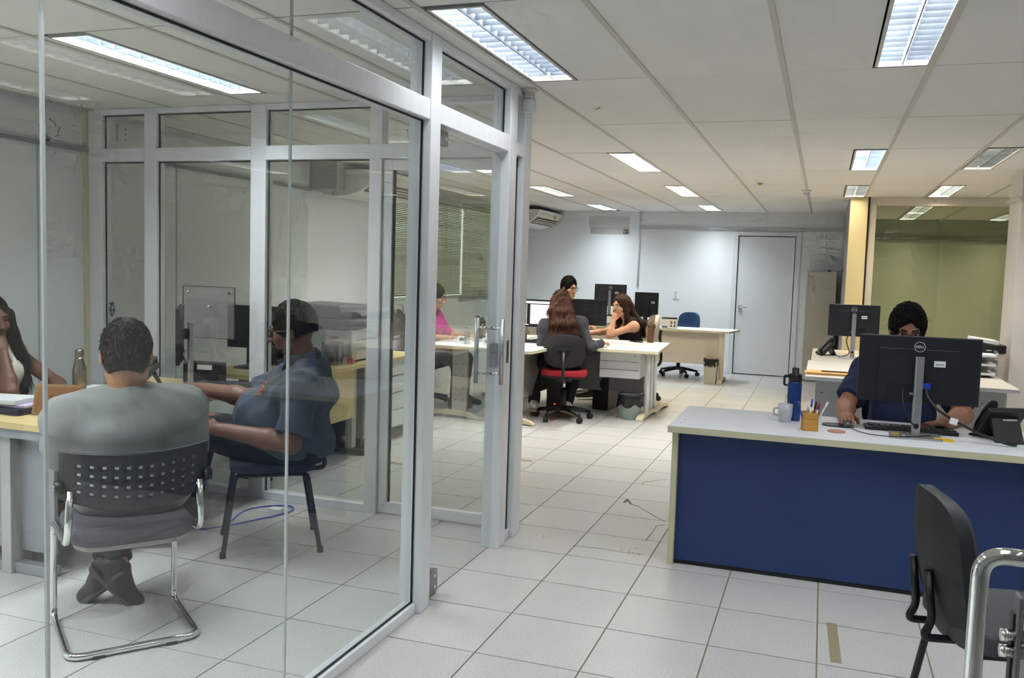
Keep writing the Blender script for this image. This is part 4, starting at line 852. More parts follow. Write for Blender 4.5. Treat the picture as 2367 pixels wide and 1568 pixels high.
# ================================================================ meeting room furniture
t = thing('meeting_desk', 'maple desk between the seated people in the meeting room', 'desk')
desk_top(t, [(-4.05, 3.03), (-3.22, 3.03), (-3.24, 4.66), (-4.05, 4.66)], ZD, .03, YWOOD, M('maple_edge', 'd6be86', .45))
MB().box(-3.98, -3.32, 3.14, 3.16, .1, ZD-.03).build('end_panel', GREYST, t); MB().box(-3.58, -3.52, 3.08, 3.2, 0, ZD-.03).build('leg', LEGM, t, bevel=.003)
MB().box(-3.95, -3.25, 3.05, 3.12, ZD-.075, ZD-.03).build('apron', GREYST, t); MB().box(-3.98, -3.3, 3.1, 3.16, 0, .05).build('foot', GREYST, t, bevel=.006)
MB().box(-3.62, -3.56, 4.45, 4.55, 0, ZD-.03).build('leg', LEGM, t, bevel=.003); MB().box(-3.7, -3.68, 3.25, 4.5, .3, ZD-.03).build('modesty_panel', GREYST, t)
STEELB = M('steel_bottle', '8e887c', .28, .9, var=.05)
bottle('water_bottle', (-3.83, 3.80, ZD), 'brushed steel bottle on the meeting desk left of the grey shirt', [(0, 0), (.034, 0), (.036, .005), (.036, .13), (.034, .15), (.022, .2), (.0205, .215)], STEELB, [(.021, .213), (.0225, .218), (.0225, .25), (.018, .257), (0, .257)], STEELB)
t = thing('picture_stand', 'wooden-backed photo frame standing on the meeting desk', 'frame', (-3.43, 3.25, ZD), .25); R = Matrix.Rotation(-.28, 3, 'X'); WB = M('frame_back_wood', '8a5a2b', .6, var=.15, vs=12)
MB().obox((0, .03, .075), (.24, .012, .15), R).build('frame', M('frame_edge', '9a7748', .5), t, bevel=.002); MB().obox((0, .023, .075), (.215, .003, .125), R).build('backing', WB, t); MB().obox((.02, -.015, .055), (.05, .004, .12), Matrix.Rotation(.3, 3, 'X')).build('easel_leg', WB, t)
for k, (x, y, z, w, h, th, c, lab) in enumerate(((-3.72, 3.28, 0, .3, .22, .03, '23263a', 'dark blue binder at the bottom of the pile on the meeting desk'), (-3.72, 3.30, .031, .28, .2, .012, 'c4b3cf', 'lilac folder in the pile on the meeting desk'), (-3.76, 3.27, .044, .24, .19, .022, 'd5d8da', 'white paper bundle on top of the pile on the meeting desk'))):
    MB().obox((0, 0, th/2), (w, h, th), rotz(.1*k)).build('document', M('doc_'+c, c, .6), loc=(x, y, ZD+z), label=lab, cat='document', bevel=.002)
paper_sheet((-3.95, 4.05, ZD), .3, 'white paper sheets beside the steel bottle', n=3)
paper_sheet((-3.62, 3.85, ZD), -.1, 'white paper sheet in front of the man in the grey shirt')
monitor((-3.545, 4.36, ZD), face_angle(-.80, -.60), 'monitor seen edge-on with cream stand on the meeting desk', w=.50, h=.33, zc=.325, neck='silver', logo=False, sticker=False)
t = phone((-3.72, 4.18, ZD), 2.4, 'black phone with taped handset on the meeting desk', 1.0)
keyboard((-3.45, 4.52, ZD), .3, 'black keyboard at the back end of the meeting desk')
t = thing('label_printer', 'black label printer with white sticker behind the meeting desk monitor', 'printer', (-3.62, 4.58, ZD), .15)
MB().box(-.12, .12, -.05, .06, 0, .13).build('body', BLACKP, t, bevel=.01); MB().box(-.02, .08, -.052, -.05, .09, .12).build('sticker', STICK, t)
MB().curve([(-3.33, 4.45, .735), (-3.3, 4.38, .74), (-3.36, 4.3, .735), (-3.42, 4.38, .737), (-3.36, 4.46, .745), (-3.5, 4.5, .75)], .004).build('loose_cable', BLACKP, label='tangled black cable at the meeting desk corner', cat='cable')
MB().curve([(-3.6, 4.33, .95), (-3.55, 4.35, .86), (-3.48, 4.4, .78), (-3.4, 4.5, .75)], .004).build('monitor_cable', BLACKP, label='black cable hanging behind the edge-on monitor', cat='cable')
# blue network cable and strip on the floor
MB().curve([(-3.35, 4.1, .35), (-3.3, 4.05, .1), (-3.2, 4.0, .008), (-3.0, 4.35, .006), (-2.95, 4.55, .006), (-3.05, 4.62, .006), (-3.2, 4.45, .006), (-3.1, 4.1, .006)], .004).build('network_cable', M('blue_cable', '2f5ec0', .4), label='blue network cable curling on the meeting room floor', cat='cable')
MB().box(-.04, .04, -.03, .03, 0, .03).build('network_box', M('outlet_plate', 'eef0f0', .35), loc=(-3.02, 4.48, 0), label='small white cable box on the meeting room floor', cat='box', bevel=.004)
# cantilever chair of the man in grey
t = thing('cantilever_chair', 'chrome cantilever chair with black perforated back, nearest the glass', 'chair', (-2.575, 2.78, 0), face_angle(-.79, .61))
MB().tube([(-.225, -.25, .655), (-.235, -.235, .45), (-.235, .20, .43), (-.235, .235, .0165), (-.235, -.215, .0165), (.235, -.215, .0165), (.235, .235, .0165), (.235, .20, .43), (.235, -.235, .45), (.225, -.25, .655)], .0135, n=12, rc=.065, seg=7).build('frame', CHROME, t)
GRYF = M('grey_seat_fabric', '57545b', .9, var=.12, vs=80, bump=.2, bs=400)
cushion(MB(), .45, .46, .425, .50, .12, 0, -.03).build('seat', GRYF, t, bevel=.03, seg=3); MB().prism(rrect(.40, .40, .1, 6, 0, -.03), .408, .425, 2).build('seat_pan', M('seat_pan_light', 'b9b9b6', .5), t)
def bk(u, v):
    x = (u-.5)*.52; z = .622+.178*v; e = (abs(x)/.26)
    z = z-.055*(1-v)*max(0, 1-e**2)*1.0-.012*v*(1-e*e)
    return (x, -.30+.085*e**2-.03*v, z)
hole = lambda i, j: i % 3 == 1 and j % 3 == 1 and 1 < i < 37 and 2 < j < 16
MB().grid(bk, 39, 18, .006, skip=hole).build('backrest', M('perforated_black_plastic', '26272a', .45, var=.1), t)
for sx in (-1, 1):
    MB().cyl((sx*.245, -.225, .665), (sx*.275, -.225, .665), .026).build('pivot_knob', BLACKP, t); MB().cyl((sx*.274, -.225, .665), (sx*.279, -.225, .665), .01).build('pivot_bolt', CHROME, t)
for sx in (-1, 1): MB().box(sx*.13-.02, sx*.13+.02, -.23, -.2, 0, .01).build('glide', RUBBER, t)
# dark blue chair of the man in the polo shirt
visitor_chair((-2.71, 3.98, 0), face_angle(-.80, -.60), 'dark blue four-legged chair under the man in the polo shirt', '1a2233', '161c2a', tube=M('navy_black_tube', '12161c', .3), backz=.70, backh=.34)
MB().curve([(-2.9, 2.6, .0)]*2+[(-2.9, 2.6, .001)], .001) 

# ================================================================ behind the meeting room: printer table
DKLEG = M('dark_grey_leg', '3f4247', .5, .1)
t = thing('printer_table', 'maple table with drawers carrying the large printer', 'table')
desk_top(t, [(-4.05, 5.02), (-3.30, 5.02), (-3.36, 7.2), (-4.05, 7.2)], ZD, .03, YWOOD, M('maple_edge', 'd6be86', .45))
MB().box(-3.44, -3.42, 5.12, 6.12, .30, ZD-.03).build('modesty_panel', YWOOD, t); MB().box(-3.75, -3.50, 6.13, 6.18, .05, ZD-.03).build('leg', DKLEG, t, bevel=.004); MB().box(-3.50, -3.44, 6.12, 6.19, .05, ZD-.03).build('leg_post', GREYST, t, bevel=.004)
MB().box(-3.98, -3.32, 6.13, 6.19, 0, .045).build('foot', DKLEG, t, bevel=.012); MB().cyl((-3.62, 6.128, .15), (-3.62, 6.122, .15), .018, n=14).build('cable_hole', BLACKP, t)
MB().box(-3.75, -3.50, 5.10, 5.15, .0, ZD-.03).build('leg', DKLEG, t, bevel=.004)
dw = MB().box(-3.98, -3.43, 6.28, 7.12, .10, ZD-.032).build('drawer_body', GREYST, t)
for k in range(4): MB().box(-3.43, -3.412, 6.29, 7.11, .12+.147*k, .26+.147*k).build('drawer_front', LAMI, dw, bevel=.002)
MB().box(-3.93, -3.46, 6.3, 7.1, .0, .10).build('plinth', BLACKP, dw)
t = thing('multifunction_printer', 'large grey and white multifunction printer on the maple table', 'printer', (-3.72, 6.35, ZD))
PRW = M('printer_white', 'd4d5d3', .45); PRD = M('printer_dark', '4e4a4a', .45)
MB().box(-.28, .28, -.25, .25, .015, .25).build('body', PRW, t, bevel=.01); MB().box(-.29, .25, -.26, .24, .25, .33).build('output_section', PRD, t, bevel=.01)
MB().prism([(-.30, .33), (.20, .33), (.20, .36), (.17, .44), (-.28, .45), (-.30, .43)], -.26, .24, 1).build('scanner_lid', PRD, t, bevel=.012)
MB().prism([(.10, .34), (.36, .36), (.36, .375), (.30, .40), (.10, .40)], -.24, .05, 1).build('control_panel', PRD, t, bevel=.006)
MB().box(-.24, .24, -.24, .24, 0, .015).build('feet', RUBBER, t); MB().box(.281, .284, -.18, .18, .10, .103).box(.281, .284, -.18, .18, .17, .173).build('tray_gap', PRD, t)
MB().box(.10, .16, -.2535, -.25, .19, .197).build('badge', DARKBL, t); MB().box(.1, .17, -.2535, -.25, .10, .14).build('sticker', STICK, t)
monitor((-3.88, 5.42, ZD), .05, 'black monitor seen from behind past the back glass, left of the printer', w=.46, h=.31, zc=.29, neck='black', logo=False)
t = thing('desk_speaker', 'dark boxy device beside the printer', 'device', (-3.52, 5.95, ZD), .2); MB().box(-.07, .07, -.06, .06, 0, .17).build('body', M('device_dark', '35302f', .5), t, bevel=.01); MB().box(-.06, .06, -.062, -.06, .1, .15).build('front_plate', PRD, t)
t = thing('red_box', 'small red and white box on the maple table', 'box', (-3.43, 6.02, ZD), .2); MB().box(-.045, .045, -.02, .02, 0, .045).build('carton', STICK, t); MB().box(.0, .0455, -.0205, .0205, .0, .0452).build('red_label', M('box_red', 'd0403c', .5), t)
t = phone((-3.75, 5.62, ZD), 1.0, 'black phone on the maple table by the partition', .9)
# ================================================================ people: smooth-union distance fields meshed with surface nets
A3 = lambda p: np.array(p, dtype=np.float64)
class Field:
    def __init__(s): s.pr = []; s.wr = None; s.cuts = []
    def cone(s, a, b, ra, rb, k=.02, op='u'):
        a, b = A3(a), A3(b); ba = b-a; L2 = max(ba@ba, 1e-9)
        def fn(X, Y, Z):
            t = np.clip(((X-a[0])*ba[0]+(Y-a[1])*ba[1]+(Z-a[2])*ba[2])/L2, 0, 1)
            return np.sqrt((X-a[0]-t*ba[0])**2+(Y-a[1]-t*ba[1])**2+(Z-a[2]-t*ba[2])**2)-(ra+(rb-ra)*t)
        r = max(ra, rb); s.pr.append((np.minimum(a, b)-r, np.maximum(a, b)+r, fn, k, op)); return s
    def frus(s, a, b, ra, rb, k=.01, op='u'):
        a, b = A3(a), A3(b); ba = b-a; L = np.sqrt(ba@ba); u = ba/L
        def fn(X, Y, Z):
            h = (X-a[0])*u[0]+(Y-a[1])*u[1]+(Z-a[2])*u[2]
            q = np.sqrt(np.maximum((X-a[0])**2+(Y-a[1])**2+(Z-a[2])**2-h*h, 0)); t = np.clip(h/L, 0, 1)
            return np.maximum(q-(ra+(rb-ra)*t), np.maximum(-h, h-L))
        r = max(ra, rb); s.pr.append((np.minimum(a, b)-r, np.maximum(a, b)+r, fn, k, op)); return s
    def ell(s, c, r, R=None, k=.03, op='u'):
        c = A3(c); r = A3(r); R = np.eye(3) if R is None else R
        def fn(X, Y, Z):
            dx, dy, dz = X-c[0], Y-c[1], Z-c[2]
            l = [(R[0, i]*dx+R[1, i]*dy+R[2, i]*dz) for i in range(3)]
            k0 = np.sqrt(sum((l[i]/r[i])**2 for i in range(3))); k1 = np.sqrt(sum((l[i]/r[i]**2)**2 for i in range(3)))+1e-9
            return k0*(k0-1)/k1
        m = np.max(r)*1.02; s.pr.append((c-m, c+m, fn, k, op)); return s
    def half(s, p, n, k=.004):      # keep the side where (x-p).n < 0
        s.cuts.append((A3(p), A3(n)/np.linalg.norm(n), k)); return s
    def mesh(s, h):
        un = [p for p in s.pr if p[4] == 'u']
        lo = np.min([p[0] for p in un], 0)-4*h; hi = np.max([p[1] for p in un], 0)+4*h
        n = np.ceil((hi-lo)/h).astype(int)+1
        ax = [(lo[i]+h*np.arange(n[i])).astype(np.float32) for i in range(3)]
        D = np.full(n, 9., np.float32)
        for plo, phi, fn, k, op in s.pr:
            a = np.maximum(((plo-k-3*h-lo)/h).astype(int), 0); b = np.minimum(((phi+k+3*h-lo)/h).astype(int)+2, n)
            if np.any(b <= a): continue
            X = ax[0][a[0]:b[0], None, None]; Y = ax[1][None, a[1]:b[1], None]; Z = ax[2][None, None, a[2]:b[2]]
            d = fn(X, Y, Z).astype(np.float32); S_ = (slice(a[0], b[0]), slice(a[1], b[1]), slice(a[2], b[2])); o = D[S_]
            if op == 'u': t = np.clip(.5+.5*(o-d)/k, 0, 1); D[S_] = o*(1-t)+d*t-k*t*(1-t)
            else: t = np.clip(.5-.5*(o+d)/k, 0, 1); D[S_] = o*(1-t)-d*t+k*t*(1-t)
        X = ax[0][:, None, None]; Y = ax[1][None, :, None]; Z = ax[2][None, None, :]
        if s.wr is not None: D = D+s.wr(X, Y, Z).astype(np.float32)
        for p, nn, k in s.cuts: D = np.maximum(D, ((X-p[0])*nn[0]+(Y-p[1])*nn[1]+(Z-p[2])*nn[2]).astype(np.float32))
        I = (D < 0); cnt = np.zeros(np.array(D.shape)-1, np.int8)
        for i in (0, 1):
            for j in (0, 1):
                for q in (0, 1): cnt += I[i:D.shape[0]-1+i, j:D.shape[1]-1+j, q:D.shape[2]-1+q]
        act = np.argwhere((cnt > 0) & (cnt < 8)); idx = np.full(cnt.shape, -1, np.int32); idx[tuple(act.T)] = np.arange(len(act))
        acc = np.zeros((len(act), 3)); num = np.zeros(len(act))
        for axn in range(3):
            o1, o2 = [q for q in range(3) if q != axn]
            for u in (0, 1):
                for v in (0, 1):
                    c0 = act.copy(); c0[:, o1] += u; c0[:, o2] += v; c1 = c0.copy(); c1[:, axn] += 1
                    d0 = D[tuple(c0.T)]; d1 = D[tuple(c1.T)]; mk = (d0 < 0) != (d1 < 0); t = np.where(mk, d0/(d0-d1+1e-12), 0)
                    p = c0.astype(float); p[:, axn] += t; acc += p*mk[:, None]; num += mk
        V = lo+h*acc/num[:, None]; F = []
        for axn in range(3):
            o1, o2 = [(1, 2), (2, 0), (0, 1)][axn]
            sl0 = [slice(None)]*3; sl1 = [slice(None)]*3; sl0[axn] = slice(0, -1); sl1[axn] = slice(1, None)
            ch = np.argwhere(I[tuple(sl0)] != I[tuple(sl1)])
            ch = ch[(ch[:, o1] > 0) & (ch[:, o2] > 0) & (ch[:, o1] < n[o1]-1) & (ch[:, o2] < n[o2]-1)]
            ins = I[tuple(ch.T)]; q = []
            for u, v in ((1, 1), (0, 1), (0, 0), (1, 0)):
                c = ch.copy(); c[:, o1] -= u; c[:, o2] -= v; q.append(idx[tuple(c.T)])
            q = np.stack(q, 1); q[~ins] = q[~ins][:, ::-1]; F.append(q)
        F = np.concatenate(F); F = F[(F >= 0).all(1)]
        a = F.ravel(); b = F[:, [1, 2, 3, 0]].ravel(); cn = np.bincount(a, minlength=len(V))+np.bincount(b, minlength=len(V)); cn = np.maximum(cn, 1)
        for lam in (.5, -.52, .5, -.52, .5, -.52):
            nb = np.stack([np.bincount(a, V[b, i], len(V))+np.bincount(b, V[a, i], len(V)) for i in range(3)], 1)/cn[:, None]; V = V+lam*(nb-V)
        return V, F
    def build(s, name, mat, parent, h=.006, off=None):
        V, F = s.mesh(h)
        me = bpy.data.meshes.new(name); me.vertices.add(len(V)); me.vertices.foreach_set('co', V.astype(np.float32).ravel())
        me.loops.add(len(F)*4); me.loops.foreach_set('vertex_index', F.astype(np.int32).ravel()); me.polygons.add(len(F))
        me.polygons.foreach_set('loop_start', np.arange(len(F), dtype=np.int32)*4); me.polygons.foreach_set('use_smooth', np.ones(len(F), bool))
        me.update(calc_edges=True); me.validate(); me.materials.append(mat); s.VF = (V, F)
        o = bpy.data.objects.new(name, me); C.objects.link(o)
        if parent is not None: o.parent = parent
        return o
def tufts(fld, n, ln, flow, mat, parent, lift=.35, r=.0016, seed=1, spread=.28, name='hair_strands', keep=None, lscale=None):
    """thin tapered locks lying on a hair surface"""
    V, F = fld.VF; R_ = np.random.default_rng(seed)
    fn = np.cross(V[F[:, 2]]-V[F[:, 0]], V[F[:, 3]]-V[F[:, 1]]); N_ = np.zeros_like(V)
    for i in range(4): np.add.at(N_, F[:, i], fn)
    N_ /= np.linalg.norm(N_, axis=1)[:, None]+1e-12
    ids = R_.integers(0, len(V), n)
    if keep is not None: ids = ids[keep(V[ids])]
    p = V[ids]; nn = N_[ids]; fl = flow(p)+R_.normal(size=p.shape)*spread; fl -= nn*np.sum(fl*nn, 1)[:, None]; fl /= np.linalg.norm(fl, axis=1)[:, None]+1e-9
    L_ = (ln*R_.uniform(.55, 1.2, len(p))*(lscale(p) if lscale else 1))[:, None]; sd = np.cross(fl, nn)
    base = p-nn*.002; mid = base+fl*L_*.5+nn*L_*lift*.8; tip = base+fl*L_+nn*L_*lift*.55
    k = len(p); rr = r
    A = [base+sd*rr, base-sd*rr, mid+sd*rr*.9+nn*rr*.2, mid-sd*rr*.9+nn*rr*.2, mid+nn*rr*1.4, base+nn*rr*1.4, tip]
    VV = np.stack(A, 1).reshape(-1, 3); o = (np.arange(k)*7)[:, None]
    T = [(0, 2, 5), (5, 2, 4), (5, 4, 1), (1, 4, 3), (0, 1, 2), (1, 3, 2), (2, 6, 4), (4, 6, 3), (3, 6, 2)]
    FF = np.concatenate([o+np.array(t_)[None] for t_ in T]).reshape(-1, 3)
    me = bpy.data.meshes.new(name); me.from_pydata(VV.tolist(), [], FF.tolist()); me.polygons.foreach_set('use_smooth', np.ones(len(FF), bool)); me.materials.append(mat); me.update()
    ob = bpy.data.objects.new(name, me); C.objects.link(ob); ob.parent = parent; ob['kind'] = 'stuff'; return ob
def unit(v): v = A3(v); return v/np.linalg.norm(v)
def frame(fwd, up=(0, 0, 1)):
    """matrix whose columns are right, forward, up"""
    f = unit(fwd); r = unit(np.cross(f, up)); u = np.cross(r, f); return np.stack([r, f, u], 1)
def wrinkles(amp, seed, sc=1.0):
    r = np.random.default_rng(seed); D = r.normal(size=(5, 3))*A3((26, 26, 16))*sc; ph = r.uniform(0, 6, 5)
    return lambda X, Y, Z: amp*sum(np.sin(D[i, 0]*X+D[i, 1]*Y+D[i, 2]*Z+ph[i]+1.5*np.sin(9*Z+7*X+i)) for i in range(5))/2.2
def skin_mat(c): return M('skin_'+c, c, .5, var=.10, vs=30, bump=.05, bs=300)
def cloth_mat(n, c, **k): return M('cloth_'+n, c, .9, var=.08, vs=70, bump=.15, bs=500, **k)
def hair_mat(n, c, c2=None): return M('hair_'+n, c, .55, spec=.22, var=.35, vs=60, stretch=(3, 3, .35), bump=.5, bs=160, col2=c2, c2s=50, c2t=.55)
EYEW = M('eye_white', 'd9d6d0', .2); IRIS = M('iris_dark', '2a1a12', .15); LENS = glass_mat('spectacle_lens', 'f4f6f6', 0, 1.3); BROW = M('brow_hair', '1c1512', .8)
LIPM = M('lip_tone', '9c5a50', .5)
def person(lab, sp):
    """sp: hips, face dir f, torso top (neck base) point, joints in world coordinates"""
    hp = A3(sp['hip']); base = A3((hp[0], hp[1], 0)); t = thing('person', lab, 'person', tuple(base))
    L = lambda p: A3(p)-base
    H = L(hp); N = L(sp['neck']); HC = L(sp['head']); f = unit((sp['f'][0], sp['f'][1], 0)); sw = sp.get('sw', .19); tw = sp.get('tw', 1.); td = sp.get('td', 1.); fem = sp.get('fem', False); h = sp.get('h', .0065); hs = sp.get('hs', 1.07)
    up = unit(N-H); sf = unit(sp.get('sf', (f[0], f[1], 0))); TR = frame(sf-up*(sf@up), up); LT = np.linalg.norm(N-H)
    P = lambda x, y, z: H+TR@A3((x, y, 0))+up*(z*LT)
    PR = frame(f)
    sh = {s: (L(sp['sh'][s]) if 'sh' in sp else P(s*sw, -.01, sp.get('shz', .88))) for s in (-1, 1)}   # -1 left, +1 right of the person
    skin = skin_mat(sp['skin'])
    def torso(F, g, hem=False):
        F.ell(H+A3((0, 0, .02))-f*.02, (.175*tw+g, .135*td+g, .125+g), PR, .05)
        F.ell(P(0, .015*td, .36), (.145*tw+g, .115*td+g, .40*LT*.62+g), TR, .06)
        if sp.get('belly'): F.ell(P(0, .07*td, .28), (.15*tw+g, .13*td+g, .15+g), TR, .07)
        F.ell(P(0, 0, .68), (.165*tw+g, .115*td+g, .36*LT*.72+g), TR, .06)
        F.cone(sh[-1], sh[1], .058*tw**.5+g, .058*tw**.5+g, .06)
        for s in (-1, 1): F.cone(P(0, -.02, .95), sh[s], .055+g*.6, .05+g, .06)
        if fem:
            for s in (-1, 1): F.ell(P(s*.068, .085*td, .66), (.058+g, .055+g, .062+g), TR, .04)
    B = Field(); torso(B, 0)
    hd = frame(unit(sp['hf']), sp.get('hup', (0, 0, 1)))
    Q = lambda x, y, z: HC+hd@(A3((x, y, z))*hs)
    E = lambda F, c, r, k=.02, op='u': F.ell(Q(*c), A3(r)*hs, hd, k, op)
    jw = .9 if fem else 1.0
    # head
    E(B, (0, -.014, .03), (.073, .093, .088)); E(B, (0, .022, -.035), (.060*jw, .066, .075), .03); E(B, (0, .06, -.088), (.024, .022, .02), .03)
    for s in (-1, 1):
        E(B, (s*.042, .052, -.022), (.024, .026, .022), .02); B.cone(Q(s*.052, .0, -.062), Q(s*.02, .055, -.088), .016*hs, .016*hs, .03)
        E(B, (s*.0315, .090, .007), (.0135, .014, .0052), .007, 's')
        E(B, (s*.077, -.012, -.004), (.010, .019, .031), .008); E(B, (s*.084, -.006, -.002), (.006, .009, .018), .006, 's')
    B.cone(Q(-.038, .077, .026), Q(.038, .077, .026), .011*hs, .011*hs, .02)
    B.cone(Q(0, .088, .012), Q(0, .108, -.027), .008*hs, .0125*hs, .012)
    for s in (-1, 1): E(B, (s*.012, .098, -.03), (.009, .011, .008), .008)
    B.cone(Q(-.018, .084, -.0535), Q(.018, .084, -.0535), .0062*hs, .0062*hs, .01); B.cone(Q(-.014, .083, -.0645), Q(.014, .083, -.0645), .007*hs, .007*hs, .01)
    nr = sp.get('neckr', .052 if fem else .060)
    B.cone(Q(0, -.022, -.05), N, nr*hs*.95, (nr+.004)*tw**.4, .035)
    # arms and hands
    ul, fl_r = (.046, .036) if fem else (.054, .043)
    ul *= sp.get('aw', 1); fl_r *= sp.get('aw', 1)
    arm = {}
    for s, key in ((-1, 'L'), (1, 'R')):
        if 'elb'+key not in sp: continue
        el, wr = L(sp['elb'+key]), L(sp['wr'+key]); arm[s] = (sh[s], el, wr)
        B.cone(sh[s], el, ul, ul*.80, .03); B.cone(el, el*.7+wr*.3, ul*.80, fl_r*1.08, .02); B.cone(el*.7+wr*.3, wr, fl_r*1.08, fl_r*.66, .02)
        hdv = unit(sp.get('hand'+key, wr-el)); pn = A3(sp.get('palm'+key, (0, 0, -1))); pn = unit(pn-hdv*(pn@hdv)); sd = np.cross(hdv, pn)   # side axis
        side = sp.get('thumb'+key, 1); curl = sp.get('curl'+key, .35); z = .92*(.88 if fem else 1.0)*sp.get('handscale', 1.05)
        HM = np.stack([sd, hdv, -pn], 1)
        B.ell(wr+hdv*.052*z, (.040*z, .056*z, .017*z), HM, .015)
        for i, (o, ln) in enumerate(((-.030, .92), (-.010, 1.0), (.010, .95), (.029, .78))):
            p = wr+hdv*.088*z+sd*o*side*z; a = curl*.6
            for sg, (l, r) in enumerate(((.040, .0092), (.026, .0084), (.021, .0076))):
                d = hdv*math.cos(a)+pn*math.sin(a); q = p+d*l*ln*z; B.cone(p, q, r*z, r*.94*z, .004); p = q; a += curl
        p = wr+hdv*.03*z-sd*.030*side*z; d = unit(hdv*.75-sd*side*.62+pn*(.25+.3*curl)); q = p+d*.042*z; B.cone(p, q, .0125*z, .0105*z, .012); d2 = unit(hdv*.95-sd*side*.15+pn*(.2+.5*curl)); B.cone(q, q+d2*.032*z, .0105*z, .0085*z, .004)
    # legs
    leg = {}
    for s, key in ((-1, 'L'), (1, 'R')):
        hipj = H+PR@A3((s*.095*tw**.6, .02, -.01)); kn, an = L(sp['kn'+key]), L(sp['an'+key]); leg[s] = (hipj, kn, an)
        B.cone(hipj, kn, .080*sp.get('lw', 1), .056, .04); B.cone(kn, kn*.65+an*.35, .054, .056, .03); B.cone(kn*.65+an*.35, an, .056, .036, .03)
        fd = unit(sp.get('ft'+key, (f[0], f[1], -.05))); dnf = -frame(fd)[:, 2]; B.cone(an+dnf*.02, an+fd*.13+dnf*.058, .030, .018, .02)
    B.build('body', skin, t, h)
    hh = h
    # trousers
    if 'pants' in sp:
        F = Field(); g = .012
        F.ell(H+A3((0, 0, .02))-f*.02, (.175*tw+g, .135*td+g, .125+g), PR, .05)
        for s in (-1, 1):
            a, b, c = leg[s]; F.cone(a, b, .080*sp.get('lw', 1)+g*1.3, .056+g*1.4, .04); e = c+(b-c)*.03; F.frus(b, e, .058+g*1.2, .046+g, .03); F.cone(b, b*.8+e*.2, .056+g*1.4, .058+g, .02)
        F.wr = wrinkles(.0035, 3); F.half(H+A3((0, 0, .11)), (0, 0, 1)); F.build('trousers', cloth_mat('pants_'+sp['pants'], sp['pants']), t, h)
    # shirt
    g = sp.get('shg', .012); F = Field(); torso(F, g)
    if sp.get('sleeve', .7) > 0:
        for s, (a, b, c) in arm.items():
            k = sp['sleeve']
            if k <= 1: F.frus(a, a+(b-a)*k, ul+g*1.3, ul*.9+g*1.9, .03)
            else: F.cone(a, b, ul+g*1.2, ul*.85+g*1.2, .03); F.frus(b, b+(c-b)*(k-1), ul*.86+g, fl_r*.85+g, .02); F.cone(b, b+(c-b)*.15, ul*.85+g*1.2, ul*.85+g, .02)
    else:      # sleeveless: open the arm holes
        for s in (-1, 1): F.ell(sh[s]+TR@A3((s*.045, 0, .02)), (.075, .085, .085), TR, .01, 's')
        for s in (-1, 1): F.ell(P(0, .09*td, .93), (.075, .07, .085), TR, .015, 's')
    nk = unit(HC-N); F.cone(N-nk*.02+TR@A3((0, .012, 0)), N+nk*.12+TR@A3((0, .03, 0)), sp.get('nko', .074), .085, .008, 's')
    F.half(H+A3((0, 0, sp.get('hem', -.03))), (0, 0, -1))
    wa = sp.get('wrk', .0045)*.95; ww = wrinkles(wa, 5+int(abs(hp[0])*10), 1.4); F.wr = lambda X, Y, Z: ww(X, Y, Z)-.75*wa
    smt = cloth_mat('top_'+sp['shirt'], sp['shirt'], **sp.get('shirt_kw', {})); shirt = F.build('shirt', smt, t, h)
    if sp.get('collar'):
        K = Field(); c0 = N+nk*.05
        for i in range(18):
            a0, a1 = 2*PI*i/18, 2*PI*(i+1)/18
            if abs((a0+a1)/2-PI/2) < .35: continue
            q0, q1 = [c0+TR@A3((.086*math.cos(a), .080*math.sin(a)+.006, -.028*math.sin(a))) for a in (a0, a1)]; K.cone(q0, q1, .012, .012, .01); K.cone(q0+nk*.022, q1+nk*.022, .008, .008, .012)
        for s in (-1, 1): K.cone(c0+TR@A3((s*.03, .075, -.03)), c0+TR@A3((s*.075, .085, -.065)), .012, .007, .02)
        K.build('collar', cloth_mat('collar_'+sp['collar'], sp['collar']), t, h*.8)
    # shoes
    if 'shoe' in sp:
        for s, key in ((-1, 'L'), (1, 'R')):
            fd = unit(sp.get('ft'+key, (f[0], f[1], -.05))); an = leg[s][2]; F = Field(); u3 = frame(fd); dn = -u3[:, 2]
            F.cone(an+dn*.0, an+dn*.05+fd*.06, .046, .046, .03); F.cone(an+dn*.03-fd*.03, an+dn*.055+fd*.05, .043, .044, .03); F.cone(an+dn*.055+fd*.05, an+dn*.062+fd*.17, .044, .034, .03); F.half(an+dn*.088, dn); F.half(an-dn*.03, -dn); F.build('shoe', M('shoe_'+sp['shoe'], sp['shoe'], .5), t, h*.9)
            if sp.get('sole'): 
                F = Field(); F.cone(an+dn*.082-fd*.035, an+dn*.084+fd*.17, .043, .037, .01); F.half(an+dn*.098, dn); F.half(an+dn*.076, -dn); F.build('shoe_sole', M('sole_'+sp['sole'], sp['sole'], .6), t, h*.8)
    # face
    if sp.get('face', True):
        for s in (-1, 1):
            e = MB().grid(lambda u, v: tuple(Q(s*.0315, .0675, .007)+hs*.0130*A3((math.sin(PI*v)*math.cos(2*PI*u), math.sin(PI*v)*math.sin(2*PI*u), math.cos(PI*v)))), 14, 8).build('eye', EYEW, t)
            MB().cyl(Vector(Q(s*.0315, .077, .007)), Vector(Q(s*.0315, .0812, .007)), .0056*hs, n=12).build('iris', IRIS, e)
            F = Field(); F.cone(Q(s*.014, .089, .026), Q(s*.034, .0875, .0315), .0045*hs, .0045*hs, .004); F.cone(Q(s*.034, .0875, .0315), Q(s*.052, .072, .025), .0045*hs, .003*hs, .004); F.build('eyebrow', BROW, t, .0035)
